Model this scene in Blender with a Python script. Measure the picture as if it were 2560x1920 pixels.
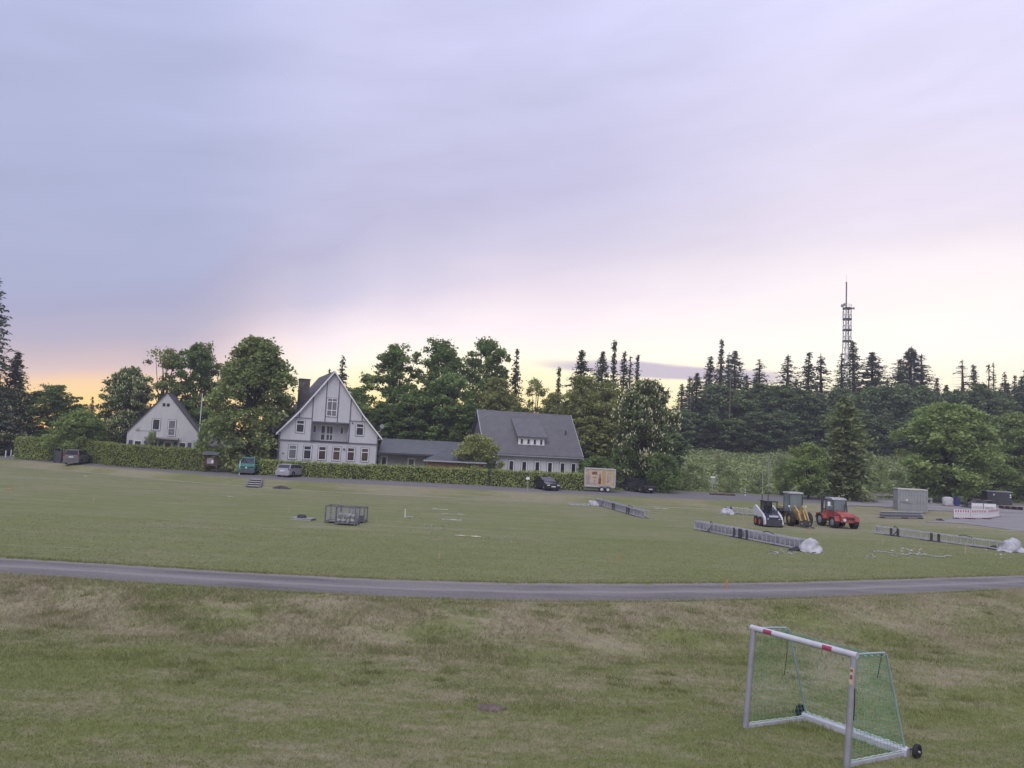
import bpy, math, random
import numpy as np
from mathutils import Vector, Matrix

for _o in list(bpy.data.objects):
    bpy.data.objects.remove(_o)
SC = bpy.context.scene
COL = SC.collection
rad = math.radians

# ------------------------------------------------------------------ camera
F, CAM_H, PITCH, ROLL = 1900.0, 5.1, math.atan(165 / 1900.0), rad(2.8)
cam_data = bpy.data.cameras.new("camera")
cam = bpy.data.objects.new("camera", cam_data)
COL.objects.link(cam)
cam_data.sensor_fit = 'HORIZONTAL'
cam_data.sensor_width = 36.0
cam_data.lens = 36.0 * F / 2560.0
cam_data.clip_start = 0.1
cam_data.clip_end = 3000
RM = Matrix.Rotation(math.pi / 2 + PITCH, 3, 'X') @ Matrix.Rotation(ROLL, 3, 'Z')
cam.matrix_world = Matrix.Translation((0, 0, CAM_H)) @ RM.to_4x4()
SC.camera = cam

# ------------------------------------------------------------------ view, fill light, sky
SC.view_settings.view_transform = 'Standard'
SC.view_settings.look = 'None'
SC.view_settings.exposure = 0.42
SC.view_settings.gamma = 1.0
SC.view_settings.use_curve_mapping = False

HAZE = 0.00055
FILL_EL, FILL_AZ = rad(46), rad(200)          # added fill from behind the camera, for cloud light; azimuth clockwise from +Y
fill_data = bpy.data.lights.new("fill_light", 'SUN')
fill_data.energy = 1.5
fill_data.angle = rad(42)
fill_data.color = (1.0, 0.96, 0.95)
fill_light = bpy.data.objects.new("fill_light", fill_data)
COL.objects.link(fill_light)
_sd = Vector((math.sin(FILL_AZ) * math.cos(FILL_EL), math.cos(FILL_AZ) * math.cos(FILL_EL), math.sin(FILL_EL)))
fill_light.rotation_euler = _sd.to_track_quat('Z', 'Y').to_euler()
fill_light.location = (0, 0, 60)


class NT:
    """small helper for node trees"""
    def __init__(s, nt):
        s.t = nt
        nt.nodes.clear()

    def n(s, typ, props=None, **inp):
        nd = s.t.nodes.new(typ)
        for k, v in (props or {}).items():
            setattr(nd, k, v)
        for k, v in inp.items():
            key = int(k[1:]) if k[0] == 'i' and k[1:].isdigit() else k.replace('_', ' ')
            s.put(nd.inputs[key], v)
        return nd

    def put(s, sock, v):
        if hasattr(v, 'is_output') or isinstance(v, bpy.types.NodeSocket):
            s.t.links.new(v, sock)
        elif isinstance(v, bpy.types.Node):
            s.t.links.new(v.outputs[0], sock)
        else:
            if sock.type == 'RGBA' and len(v) == 3:
                v = (*v, 1)
            sock.default_value = v

    def m(s, op, a, b=0.0, c=0.0, clamp=False):
        nd = s.t.nodes.new('ShaderNodeMath')
        nd.operation = op
        nd.use_clamp = clamp
        s.put(nd.inputs[0], a)
        s.put(nd.inputs[1], b)
        s.put(nd.inputs[2], c)
        return nd.outputs[0]

    def mix(s, fac, a, b, blend='MIX'):
        nd = s.t.nodes.new('ShaderNodeMix')
        nd.data_type = 'RGBA'
        nd.blend_type = blend
        s.put(nd.inputs[0], fac)
        s.put(nd.inputs[6], a)
        s.put(nd.inputs[7], b)
        return nd.outputs[2]

    def ramp(s, fac, stops, interp='LINEAR'):
        nd = s.t.nodes.new('ShaderNodeValToRGB')
        cr = nd.color_ramp
        cr.interpolation = interp
        while len(cr.elements) < len(stops):
            cr.elements.new(0.5)
        for e, (p, c) in zip(cr.elements, stops):
            e.position = p
        for e, (p, c) in zip(cr.elements, stops):
            e.color = (c, c, c, 1) if isinstance(c, (int, float)) else (*c, 1)
        s.put(nd.inputs[0], fac)
        return nd.outputs[0]

    def sstep(s, x, a, b):
        nd = s.t.nodes.new('ShaderNodeMapRange')
        nd.interpolation_type = 'SMOOTHSTEP'
        s.put(nd.inputs[0], x)
        nd.inputs[1].default_value, nd.inputs[2].default_value = a, b
        nd.inputs[3].default_value, nd.inputs[4].default_value = 0, 1
        return nd.outputs[0]

    def noise(s, vec, scale, detail=4.0, rough=0.55, dist=0.0):
        nd = s.t.nodes.new('ShaderNodeTexNoise')
        if vec is not None:
            s.put(nd.inputs['Vector'], vec)
        nd.inputs['Scale'].default_value = scale
        nd.inputs['Detail'].default_value = detail
        nd.inputs['Roughness'].default_value = rough
        nd.inputs['Distortion'].default_value = dist
        return nd.outputs[0]


def srgb(r, g, b):
    f = lambda c: c / 255 / 12.92 if c / 255 <= 0.04045 else ((c / 255 + 0.055) / 1.055) ** 2.4
    return (f(r), f(g), f(b))


world = bpy.data.worlds.new("World")
SC.world = world
world.use_nodes = True
W = NT(world.node_tree)
tc = W.n('ShaderNodeTexCoord').outputs['Generated']
sx = W.n('ShaderNodeSeparateXYZ', i0=tc)
az = W.m('DIVIDE', W.m('ARCTAN2', sx.outputs[0], sx.outputs[1]), math.pi / 180)      # degrees, 0 = straight ahead
el = W.m('DIVIDE', W.m('ARCSINE', sx.outputs[2]), math.pi / 180)
sv = W.n('ShaderNodeCombineXYZ', i0=W.m('MULTIPLY', az, 0.035), i1=W.m('MULTIPLY_ADD', az, -0.02, W.m('MULTIPLY', el, 0.16)), i2=0.0)
n1 = W.noise(sv, 1.0, 5, 0.5, 0.4)
n2 = W.noise(sv, 2.9, 4, 0.55, 0.3)
# height (degrees) of the lower edge of the cloud deck against azimuth
azn = W.m('MULTIPLY_ADD', az, 1 / 360.0, 0.5)
a_ = lambda d: d / 360.0 + 0.5
deck = W.m('MULTIPLY', W.ramp(azn, [(0.0, 0.12), (a_(-70), 0.14), (a_(-34), 0.17), (a_(-25), 0.21), (a_(-16), 0.38), (a_(-9), 0.50), (a_(0), 0.575),
                                    (a_(14), 0.60), (a_(30), 0.64), (a_(60), 0.5), (a_(110), 0.2), (1.0, 0.12)], 'EASE'), 20.0)
t0 = W.m('DIVIDE', el, deck)
t1 = W.m('ADD', t0, W.m('MULTIPLY', W.m('SUBTRACT', n1, 0.5), 0.62))
glow = W.ramp(W.m('MULTIPLY', t1, 0.4), [
    (0.0, srgb(255, 222, 130)), (0.10, srgb(255, 229, 150)), (0.19, srgb(255, 241, 194)), (0.27, srgb(255, 245, 230)),
    (0.34, srgb(253, 239, 241)), (0.42, srgb(238, 225, 236)), (0.52, srgb(212, 206, 228)), (0.68, srgb(190, 188, 217)), (1.0, srgb(187, 188, 219))])
pale = W.ramp(W.m('MULTIPLY', t1, 0.4), [
    (0.0, srgb(255, 236, 180)), (0.14, srgb(255, 243, 205)), (0.26, srgb(255, 247, 236)), (0.40, srgb(251, 241, 245)),
    (0.54, srgb(233, 224, 239)), (0.72, srgb(216, 211, 235)), (1.0, srgb(202, 201, 230))])
leftc = W.ramp(W.m('MULTIPLY', t1, 0.4), [
    (0.0, srgb(255, 196, 100)), (0.22, srgb(255, 213, 128)), (0.32, srgb(247, 208, 160)), (0.40, srgb(222, 196, 192)),
    (0.6, srgb(188, 180, 200)), (0.85, srgb(170, 171, 202)), (1.0, srgb(170, 176, 209))])
back = W.ramp(W.m('MULTIPLY', el, 1 / 40.0), [(0.0, srgb(196, 190, 206)), (0.5, srgb(178, 178, 206)), (1.0, srgb(176, 180, 212))])
col = W.mix(W.sstep(az, -13.0, -26.0), glow, leftc)
col = W.mix(W.sstep(az, 0.0, 24.0), col, pale)
away = W.sstep(W.m('ABSOLUTE', W.m('SUBTRACT', az, 4.0)), 45.0, 110.0)
col = W.mix(away, col, back)
# brighter and darker streaks in the deck
stre = W.m('MULTIPLY_ADD', W.m('SUBTRACT', n2, 0.5), 0.15, 1.0)
stre2 = W.m('MULTIPLY_ADD', W.m('SUBTRACT', n1, 0.5), 0.32, 1.0)
up = W.sstep(el, 5.0, 17.0)
col = W.mix(up, col, W.mix(1.0, col, W.m('MULTIPLY', stre, stre2), 'MULTIPLY'))
# overcast deck grows brighter towards the zenith
zen = W.m('MULTIPLY_ADD', W.sstep(el, 8.0, 75.0), 0.95, 1.0)
col = W.mix(1.0, col, zen, 'MULTIPLY')
# the sunset band itself is brighter than the paper white of the picture
lowb = W.m('MULTIPLY_ADD', W.m('MULTIPLY', W.m('SUBTRACT', 1.0, W.sstep(t1, 0.5, 1.3)), W.m('SUBTRACT', 1.0, away)), 0.22, 1.0)
col = W.mix(1.0, col, lowb, 'MULTIPLY')
# one small lens-shaped grey-violet cloud low over the wood
lx = W.m('DIVIDE', W.m('SUBTRACT', az, 11.5), 9.6)
ly = W.m('DIVIDE', W.m('SUBTRACT', W.m('MULTIPLY_ADD', W.m('SUBTRACT', n2, 0.5), 1.1, W.m('MULTIPLY_ADD', az, 0.03, el)), 6.7), 0.62)
lens_d = W.m('ADD', W.m('MULTIPLY', lx, lx), W.m('MULTIPLY', ly, ly))
lmask = W.m('SUBTRACT', 1.0, W.sstep(lens_d, 0.35, 1.25))
col = W.mix(W.m('MULTIPLY', lmask, 0.85), col, srgb(196, 184, 208))
nish = W.n('ShaderNodeTexSky')
nish.sky_type = 'NISHITA'
nish.sun_disc = False
nish.sun_elevation = FILL_EL
nish.sun_rotation = FILL_AZ
bgs = W.n('ShaderNodeBackground', Color=nish.outputs[0], Strength=0.05)
bgc = W.n('ShaderNodeBackground', Color=col, Strength=0.80)
mixs = W.n('ShaderNodeMixShader', i0=0.97, i1=bgs.outputs[0], i2=bgc.outputs[0])
W.n('ShaderNodeOutputWorld', Surface=mixs.outputs[0])

# ------------------------------------------------------------------ pixel helpers (photo pixels, 2560 x 1920)
RMn = np.array(RM)
CAMP = np.array([0, 0, CAM_H])


def ray(px, py):
    return RMn @ np.array([(px - 1280) / F, -(py - 960) / F, -1.0])


def at(px, py, Y):
    d = ray(px, py)
    return CAMP + d * (Y / d[1])


# ------------------------------------------------------------------ terrain height
def curve(pts):
    xs = np.array([p[0] for p in pts], float)
    ys = np.array([p[1] for p in pts], float)
    return lambda x: np.interp(x, xs, ys)


c_foot = curve([(-200, 25), (-15, 23.6), (-7, 22.3), (0.4, 22.0), (8, 23.3), (18, 27.0), (40, 37), (120, 60)])
c_near = curve([(-200, 30), (-40, 28.2), (-17.3, 26.6), (-12.7, 26.2), (-8.2, 25.9), (-3.9, 25.8), (.4, 26.2), (4.9, 27.2), (9.9, 28.9), (15.9, 31.2), (23.3, 34.6), (40, 43), (120, 70)])
c_far = curve([(-200, 34), (-40, 31.4), (-19.7, 30.1), (-14.6, 29.8), (-9.3, 29.4), (-4.5, 29.4), (.4, 30.0), (5.6, 31.3), (11.4, 33.2), (18.4, 36.1), (26.8, 39.7), (40, 47), (120, 74)])
c_curb = curve([(-300, 120), (-65, 97.8), (-47, 89.3), (-33, 81.8), (-20, 77.6), (-10, 77.3), (0, 77.9), (11, 78.6), (26.5, 80.3), (36.5, 81.2), (59, 88), (120, 100), (300, 120)])
c_road = curve([(-300, 128), (-65, 101.2), (-48, 92.3), (-29, 83.6), (-12, 83.2), (10, 83.9), (28, 86.5), (41, 90.5), (60, 99), (120, 112), (300, 135)])
c_hedge = curve([(-300, 136), (-65, 106), (-48, 95.6), (-36, 92), (-28.5, 90), (-13, 91.2), (8.6, 91), (16, 93.5), (23, 100), (33, 101), (49, 106.5), (70, 113), (120, 122), (300, 150)])


def sst(a, b, x):
    t = np.clip((x - a) / (b - a), 0, 1)
    return t * t * (3 - 2 * t)


def H(x, y):
    x = np.asarray(x, float)
    y = np.asarray(y, float)
    f, n, k, r, h = c_foot(x), c_near(x), c_curb(x) + 0.5, c_road(x), c_hedge(x)
    z = -0.7 + 0.7 * sst(0, 1, (y - f) / (n - 0.4 - f))
    gw = sst(2.5, 5.2, x)          # shallow dip of the lawn where the small goal stands
    z = z + gw * (0.01 - 0.081 * (np.clip(x, 4, 9.6) - 5.46) - 0.047 * (np.clip(y, 12, 19.5) - 17.18)) * (1 - sst(0, 1, (y - 19.8) / np.maximum(f - 19.8, 1)))
    und = (np.sin(x * 0.9 + y * 0.5) + np.sin(x * 0.37 - y * 0.8 + 1) + np.sin(x * 1.7 + 2.0 * y)) / 3
    z = z + und * 0.035 * (y < n - 0.6) * (1 - 0.85 * gw)
    z = np.where(y > k, 0.65 * sst(0, 1, (y - k) / (r - k)), z)
    z = np.where(y > r, 0.65 + 0.15 * np.clip((y - r) / (h - r), 0, 1), z)
    t = np.clip((y - h - 5) / (172 - h - 5), 0, 1.25)
    hw = sst(8, 26, x)
    hill = hw * (8.2 + 0.035 * np.clip(x - 20, 0, 80)) * t * (0.75 + 0.25 * t) + (1 - hw) * 1.2 * t
    bump = (np.sin(x * 0.31 + y * 0.2) * np.sin(y * 0.27 - x * 0.11)) * 0.35 * hw * np.clip(t * 5, 0, 1)
    return np.where(y > h + 5, 0.8 + hill + bump, z)


def on(px, py):
    """point of the terrain seen at a photo pixel"""
    d = ray(px, py)
    ts = np.linspace(8, 300, 12000)
    P = CAMP[None] + d[None] * (ts / d[1])[:, None]
    g = P[:, 2] < H(P[:, 0], P[:, 1])
    i = int(np.argmax(g)) if g.any() else len(ts) - 1
    return Vector(P[i])


def gz(x, y):
    return float(H(x, y))


# ------------------------------------------------------------------ object helpers
def tagp(o, label=None, cat=None, group=None, kind=None):
    for k, v in (('label', label), ('category', cat), ('group', group), ('kind', kind)):
        if v:
            o[k] = v
    return o


def thing(name, label, cat, loc=(0, 0, 0), rz=0.0, group=None):
    o = bpy.data.objects.new(name, None)
    o.empty_display_size = 0.3
    COL.objects.link(o)
    o.location = loc
    o.rotation_euler = (0, 0, rz)
    return tagp(o, label, cat, group)


def copy_tree(o, parent=None):
    c = o.copy()
    COL.objects.link(c)
    if parent is not None:
        c.parent = parent
    for ch in list(o.children):
        copy_tree(ch, c)
    return c


def np_mesh(name, V, Q, mats, tone=None, smooth=False, mi=None, attrs=None):
    """mesh from a vertex array and an (n, k) face array"""
    me = bpy.data.meshes.new(name)
    V = np.ascontiguousarray(V, np.float32)
    Q = np.ascontiguousarray(Q, np.int32)
    me.vertices.add(len(V))
    me.vertices.foreach_set('co', V.ravel())
    me.loops.add(Q.size)
    me.loops.foreach_set('vertex_index', Q.ravel())
    me.polygons.add(len(Q))
    me.polygons.foreach_set('loop_start', np.arange(0, Q.size, Q.shape[1], dtype=np.int32))
    for m_ in (mats if isinstance(mats, (list, tuple)) else [mats]):
        me.materials.append(m_)
    if mi is not None:
        me.polygons.foreach_set('material_index', np.ascontiguousarray(mi, np.int32))
    if smooth:
        me.polygons.foreach_set('use_smooth', np.ones(len(Q), bool))
    me.update(calc_edges=True)
    if tone is not None:
        a = me.attributes.new('tone', 'FLOAT', 'FACE')
        a.data.foreach_set('value', np.ascontiguousarray(tone, np.float32))
    for k, v in (attrs or {}).items():
        a = me.attributes.new(k, 'FLOAT', 'POINT')
        a.data.foreach_set('value', np.ascontiguousarray(v, np.float32))
    return me


def add(name, me, parent=None):
    o = bpy.data.objects.new(name, me)
    COL.objects.link(o)
    if parent is not None:
        o.parent = parent
    return o


class MB:
    """collects simple shapes and builds them as one mesh"""
    def __init__(s):
        s.v, s.f, s.m = [], [], []

    def _add(s, vs, fs, mi=0):
        b = len(s.v)
        s.v += [tuple(map(float, p)) for p in vs]
        s.f += [tuple(b + i for i in f) for f in fs]
        s.m += [mi] * len(fs)
        return s

    def box(s, x0, x1, y0, y1, z0, z1, mi=0):
        return s._add([(x0, y0, z0), (x1, y0, z0), (x1, y1, z0), (x0, y1, z0), (x0, y0, z1), (x1, y0, z1), (x1, y1, z1), (x0, y1, z1)],
                      [(3, 2, 1, 0), (4, 5, 6, 7), (0, 1, 5, 4), (1, 2, 6, 5), (2, 3, 7, 6), (3, 0, 4, 7)], mi)

    def bar(s, p, q, w, h, mi=0, up=(0, 0, 1)):
        p, q = Vector(p), Vector(q)
        d = (q - p).normalized()
        a = d.cross(Vector(up))
        if a.length < 1e-4:
            a = Vector((1, 0, 0))
        a.normalize()
        b = a.cross(d)
        a, b = a * w / 2, b * h / 2
        return s._add([p - a - b, p + a - b, p + a + b, p - a + b, q - a - b, q + a - b, q + a + b, q - a + b],
                      [(0, 1, 2, 3), (7, 6, 5, 4), (4, 5, 1, 0), (5, 6, 2, 1), (6, 7, 3, 2), (7, 4, 0, 3)], mi)

    def tube(s, pts, r, n=8, mi=0, caps=True):
        pts = [Vector(p) for p in pts]
        rs = r if isinstance(r, (list, tuple)) else [r] * len(pts)
        rings, prev = [], None
        for i, p in enumerate(pts):
            d = (pts[min(i + 1, len(pts) - 1)] - pts[max(i - 1, 0)]).normalized()
            if prev is None:
                a = d.orthogonal().normalized()
            else:
                a = (prev - d * prev.dot(d))
                a = a.normalized() if a.length > 1e-6 else d.orthogonal().normalized()
            prev = a
            b = d.cross(a)
            rings.append([p + (a * math.cos(2 * math.pi * k / n) + b * math.sin(2 * math.pi * k / n)) * rs[i] for k in range(n)])
        vs = [q for rg in rings for q in rg]
        fs = []
        for i in range(len(rings) - 1):
            for k in range(n):
                k2 = (k + 1) % n
                fs.append((i * n + k, i * n + k2, (i + 1) * n + k2, (i + 1) * n + k))
        if caps:
            fs.append(tuple(range(n - 1, -1, -1)))
            fs.append(tuple((len(rings) - 1) * n + k for k in range(n)))
        return s._add(vs, fs, mi)

    def prism(s, prof, axis, t0, t1, mi=0):
        """profile in the two other axes (in order), extruded along axis"""
        def P(a, b, t):
            return {'x': (t, a, b), 'y': (a, t, b), 'z': (a, b, t)}[axis]
        n = len(prof)
        vs = [P(a, b, t0) for a, b in prof] + [P(a, b, t1) for a, b in prof]
        fs = [tuple(range(n - 1, -1, -1)), tuple(range(n, 2 * n))]
        fs += [(i, (i + 1) % n, n + (i + 1) % n, n + i) for i in range(n)]
        return s._add(vs, fs, mi)

    def rings(s, rings, mi=0, caps=True):
        n = len(rings[0])
        vs = [p for r in rings for p in r]
        fs = []
        for i in range(len(rings) - 1):
            for k in range(n):
                k2 = (k + 1) % n
                fs.append((i * n + k, i * n + k2, (i + 1) * n + k2, (i + 1) * n + k))
        if caps:
            fs.append(tuple(range(n - 1, -1, -1)))
            fs.append(tuple((len(rings) - 1) * n + k for k in range(n)))
        return s._add(vs, fs, mi)

    def poly(s, pts, mi=0):
        return s._add(pts, [tuple(range(len(pts)))], mi)

    def wheel(s, c, r, w, axis='y', n=18, mi=0, lug=0.0):
        """closed tyre-like ring of revolution round an axis through c"""
        prof = [(-w / 2, r * 0.62), (-w / 2, r * 0.9), (-w * 0.36, r), (w * 0.36, r), (w / 2, r * 0.9), (w / 2, r * 0.62)]
        vs, fs = [], []
        k = len(prof)
        for i in range(n):
            a = 2 * math.pi * i / n
            for t, q in prof:
                q2 = q * (1 + (lug if (i % 2 and q > r * 0.95) else 0))
                u, v = q2 * math.cos(a), q2 * math.sin(a)
                vs.append((c[0] + u, c[1] + t, c[2] + v) if axis == 'y' else (c[0] + t, c[1] + u, c[2] + v))
        for i in range(n):
            j = (i + 1) % n
            for q in range(k):
                q2 = (q + 1) % k
                fs.append((i * k + q, j * k + q, j * k + q2, i * k + q2))
        return s._add(vs, fs, mi)

    def disc(s, c, r, w, axis='y', n=14, mi=0):
        p, q = Vector(c), Vector(c)
        i = 1 if axis == 'y' else (0 if axis == 'x' else 2)
        p[i] -= w / 2
        q[i] += w / 2
        return s.tube([p, q], r, n, mi)

    def mesh(s, name, mats, smooth=False):
        me = bpy.data.meshes.new(name)
        me.from_pydata(s.v, [], s.f)
        mats = mats if isinstance(mats, (list, tuple)) else [mats]
        for m_ in mats:
            me.materials.append(m_)
        if len(mats) > 1:
            me.polygons.foreach_set('material_index', s.m)
        if smooth:
            me.polygons.foreach_set('use_smooth', [True] * len(s.f))
        me.update()
        return me

    def build(s, name, mats, parent=None, smooth=False, label=None):
        o = add(name, s.mesh(name, mats, smooth), parent)
        if smooth:
            md = o.modifiers.new('edges', 'EDGE_SPLIT')
            md.split_angle = rad(40)
        if label:
            o['label'] = label
        return o


# ------------------------------------------------------------------ materials
def mat(name, col, rough=0.7, var=0.12, scale=3.0, metal=0.0, spec=0.4, bump=0.0, bscale=40.0, col2=None, coat=0.0):
    m = bpy.data.materials.new(name)
    m.use_nodes = True
    T = NT(m.node_tree)
    g = T.n('ShaderNodeTexCoord').outputs['Object']
    n1 = T.noise(g, scale, 5, 0.6)
    c2 = col2 if col2 else tuple(c * (1 - 2.2 * var) for c in col)
    c1 = tuple(c * (1 + var) for c in col)
    base = T.mix(T.ramp(n1, [(0.3, 0.0), (0.7, 1.0)]), c2, c1)
    b = T.n('ShaderNodeBsdfPrincipled', Base_Color=base, Roughness=rough, Metallic=metal)
    b.inputs['Specular IOR Level'].default_value = spec
    b.inputs['Coat Weight'].default_value = coat
    if bump:
        bp = T.n('ShaderNodeBump', Strength=bump, Distance=0.02, Height=T.noise(g, bscale, 3))
        T.put(b.inputs['Normal'], bp.outputs[0])
    T.n('ShaderNodeOutputMaterial', Surface=b.outputs[0])
    return m


def leaf_mat(name, dark, light, trans=0.3, scale=0.5, spec=0.02):
    """leaf: colour differs from leaf to leaf and spray to spray"""
    m = bpy.data.materials.new(name)
    m.use_nodes = True
    T = NT(m.node_tree)
    g = T.n('ShaderNodeTexCoord').outputs['Object']
    tone = T.n('ShaderNodeAttribute', {'attribute_name': 'tone'}).outputs['Fac']
    rnd = T.n('ShaderNodeObjectInfo').outputs['Random']
    f = T.m('ADD', T.m('MULTIPLY', tone, 0.75), T.m('MULTIPLY_ADD', T.noise(g, scale, 3), 0.9, -0.33))
    c = T.mix(T.m('MAXIMUM', T.m('MINIMUM', f, 1.0), 0.0), dark, light)
    c = T.mix(1.0, c, T.m('MULTIPLY_ADD', rnd, 0.6, 2.15), 'MULTIPLY')
    d = T.n('ShaderNodeBsdfDiffuse', Color=c)
    t = T.n('ShaderNodeBsdfTranslucent', Color=T.mix(1.0, c, (1.1, 1.15, 0.7), 'MULTIPLY'))
    ms = T.n('ShaderNodeMixShader', i0=trans, i1=d.outputs[0], i2=t.outputs[0])
    T.n('ShaderNodeOutputMaterial', Surface=ms.outputs[0])
    return m


GREEN, GREEN2 = (0.162, 0.182, 0.062), (0.134, 0.152, 0.057)
STRAW, STRAW2 = (0.305, 0.262, 0.175), (0.195, 0.182, 0.115)


def turf_color(T, dry=0.0, fine=True):
    """colour of mown turf at a world position: green with straw-coloured mowing streaks"""
    pos = T.n('ShaderNodeNewGeometry').outputs['Position']
    mp = T.n('ShaderNodeMapping', i0=pos, Rotation=(0, 0, rad(-6)), Scale=(0.30, 1.0, 1.0))
    p2 = T.n('ShaderNodeMapping', i0=pos, Rotation=(0, 0, rad(4)), Scale=(0.55, 1.7, 1.0))
    a = T.noise(mp, 0.55, 6, 0.62, 0.5)
    b = T.noise(p2, 1.9, 6, 0.65, 0.6)
    c = T.noise(pos, 7.0, 4, 0.6)
    dr = T.n('ShaderNodeAttribute', {'attribute_name': 'dry'}).outputs['Fac']
    f = T.m('ADD', T.m('MULTIPLY_ADD', a, 1.15, T.m('MULTIPLY', b, 0.85)), T.m('MULTIPLY', c, 0.25))
    f = T.m('ADD', f, T.m('MULTIPLY_ADD', dr, 0.42, dry))
    k = T.sstep(f, 1.0, 1.5)
    gcol = T.mix(T.noise(pos, 0.23, 3), GREEN2, GREEN)
    scol = T.mix(b, STRAW2, STRAW)
    out = T.mix(k, gcol, scol)
    if fine:
        out = T.mix(1.0, out, T.m('MULTIPLY_ADD', T.noise(pos, 26.0, 3, 0.7), 0.7, 0.65), 'MULTIPLY')
    return out, pos


def turf_mat(name, dry=0.0, bump=0.5, hue=None, worn=False):
    m = bpy.data.materials.new(name)
    m.use_nodes = True
    T = NT(m.node_tree)
    c, pos = turf_color(T, dry)
    if hue:
        c = T.mix(hue[0], c, hue[1])
    if worn:
        # mown stripes, yellowed and worn patches of the pitch
        mp = T.n('ShaderNodeMapping', i0=pos, Rotation=(0, 0, rad(5)), Scale=(0.4, 1.0, 1.0))
        w1 = T.noise(mp, 0.42, 5, 0.6, 0.3)
        w2 = T.noise(pos, 0.085, 4, 0.6)
        w3 = T.noise(pos, 1.3, 5, 0.7)
        f = T.m('ADD', T.m('MULTIPLY', w1, 0.55), T.m('MULTIPLY_ADD', w2, 0.75, T.m('MULTIPLY', w3, 0.35)))
        c = T.mix(T.m('MULTIPLY', T.sstep(f, 0.78, 1.1), 0.5), c, (0.215, 0.195, 0.135))
        c = T.mix(T.m('MULTIPLY', T.sstep(f, 0.82, 0.58), 0.4), c, (0.105, 0.135, 0.05))
        yy = T.n('ShaderNodeSeparateXYZ', i0=mp).outputs[1]
        st = T.m('SINE', T.m('MULTIPLY', yy, 2.4))
        c = T.mix(1.0, c, T.m('MULTIPLY_ADD', st, 0.025, 1.0), 'MULTIPLY')
        mq = T.n('ShaderNodeMapping', i0=pos, Scale=(0.45, 1.0, 1.0))
        c = T.mix(1.0, c, T.m('MULTIPLY_ADD', T.noise(mq, 2.6, 7, 0.72), 0.85, 0.575), 'MULTIPLY')
    b = T.n('ShaderNodeBsdfPrincipled', Base_Color=c, Roughness=0.9)
    b.inputs['Specular IOR Level'].default_value = 0.05
    bp = T.n('ShaderNodeBump', Strength=bump, Distance=0.05, Height=T.m('ADD', T.noise(pos, 9.0, 5, 0.7), T.m('MULTIPLY', T.noise(pos, 30.0, 3, 0.7), 0.6)))
    T.put(b.inputs['Normal'], bp.outputs[0])
    T.n('ShaderNodeOutputMaterial', Surface=b.outputs[0])
    return m


def blade_mat(name, dry=0.0):
    m = bpy.data.materials.new(name)
    m.use_nodes = True
    T = NT(m.node_tree)
    c, pos = turf_color(T, dry, False)
    tone = T.n('ShaderNodeAttribute', {'attribute_name': 'tone'}).outputs['Fac']
    c = T.mix(T.m('MULTIPLY', T.m('GREATER_THAN', tone, 0.8), 0.45), c, STRAW)
    c = T.mix(1.0, c, T.m('MULTIPLY_ADD', tone, 0.55, 1.08), 'MULTIPLY')
    d = T.n('ShaderNodeBsdfDiffuse', Color=c)
    t = T.n('ShaderNodeBsdfTranslucent', Color=c)
    ms = T.n('ShaderNodeMixShader', i0=0.3, i1=d.outputs[0], i2=t.outputs[0])
    T.n('ShaderNodeOutputMaterial', Surface=ms.outputs[0])
    return m


def ground_mat(name, c1, c2, scale=1.2, stretch=(0.3, 1, 1), rut=False, rough=0.9, grit=60.0):
    m = bpy.data.materials.new(name)
    m.use_nodes = True
    T = NT(m.node_tree)
    pos = T.n('ShaderNodeNewGeometry').outputs['Position']
    mp = T.n('ShaderNodeMapping', i0=pos, Scale=stretch)
    a = T.noise(mp, scale, 6, 0.65, 0.4)
    g = T.noise(pos, grit, 2, 0.6)
    f = T.m('MULTIPLY_ADD', g, 0.6, T.m('MULTIPLY_ADD', a, 0.75, T.m('MULTIPLY_ADD', T.noise(pos, 6.0, 5, 0.75), 0.6, -0.35)))
    if rut:
        cr = T.n('ShaderNodeAttribute', {'attribute_name': 'cross'}).outputs['Fac']
        crn = T.m('ADD', cr, T.m('MULTIPLY_ADD', T.noise(pos, 0.5, 3), 0.1, -0.05))
        pale_ = T.ramp(crn, [(0.0, 0.1), (0.1, 0.0), (0.22, -0.05), (0.40, 0.05), (0.50, 0.42), (0.58, 0.10), (0.78, -0.05), (0.9, 0.25), (1.0, 0.42)], 'EASE')
        f = T.m('ADD', f, T.m('SUBTRACT', pale_, 0.05))
    c = T.mix(T.ramp(f, [(0.35, 0.0), (0.85, 1.0)]), c1, c2)
    if rut:
        edge = T.m('ABSOLUTE', T.m('SUBTRACT', cr, 0.5))
        ed = T.sstep(T.m('ADD', edge, T.m('MULTIPLY_ADD', T.noise(pos, 1.5, 6, 0.75), 0.7, -0.35)), 0.43, 0.50)
        c = T.mix(ed, c, GREEN2)
    b = T.n('ShaderNodeBsdfPrincipled', Base_Color=c, Roughness=rough)
    b.inputs['Specular IOR Level'].default_value = 0.2
    bp = T.n('ShaderNodeBump', Strength=0.5, Distance=0.02, Height=g)
    T.put(b.inputs['Normal'], bp.outputs[0])
    T.n('ShaderNodeOutputMaterial', Surface=b.outputs[0])
    return m


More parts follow.
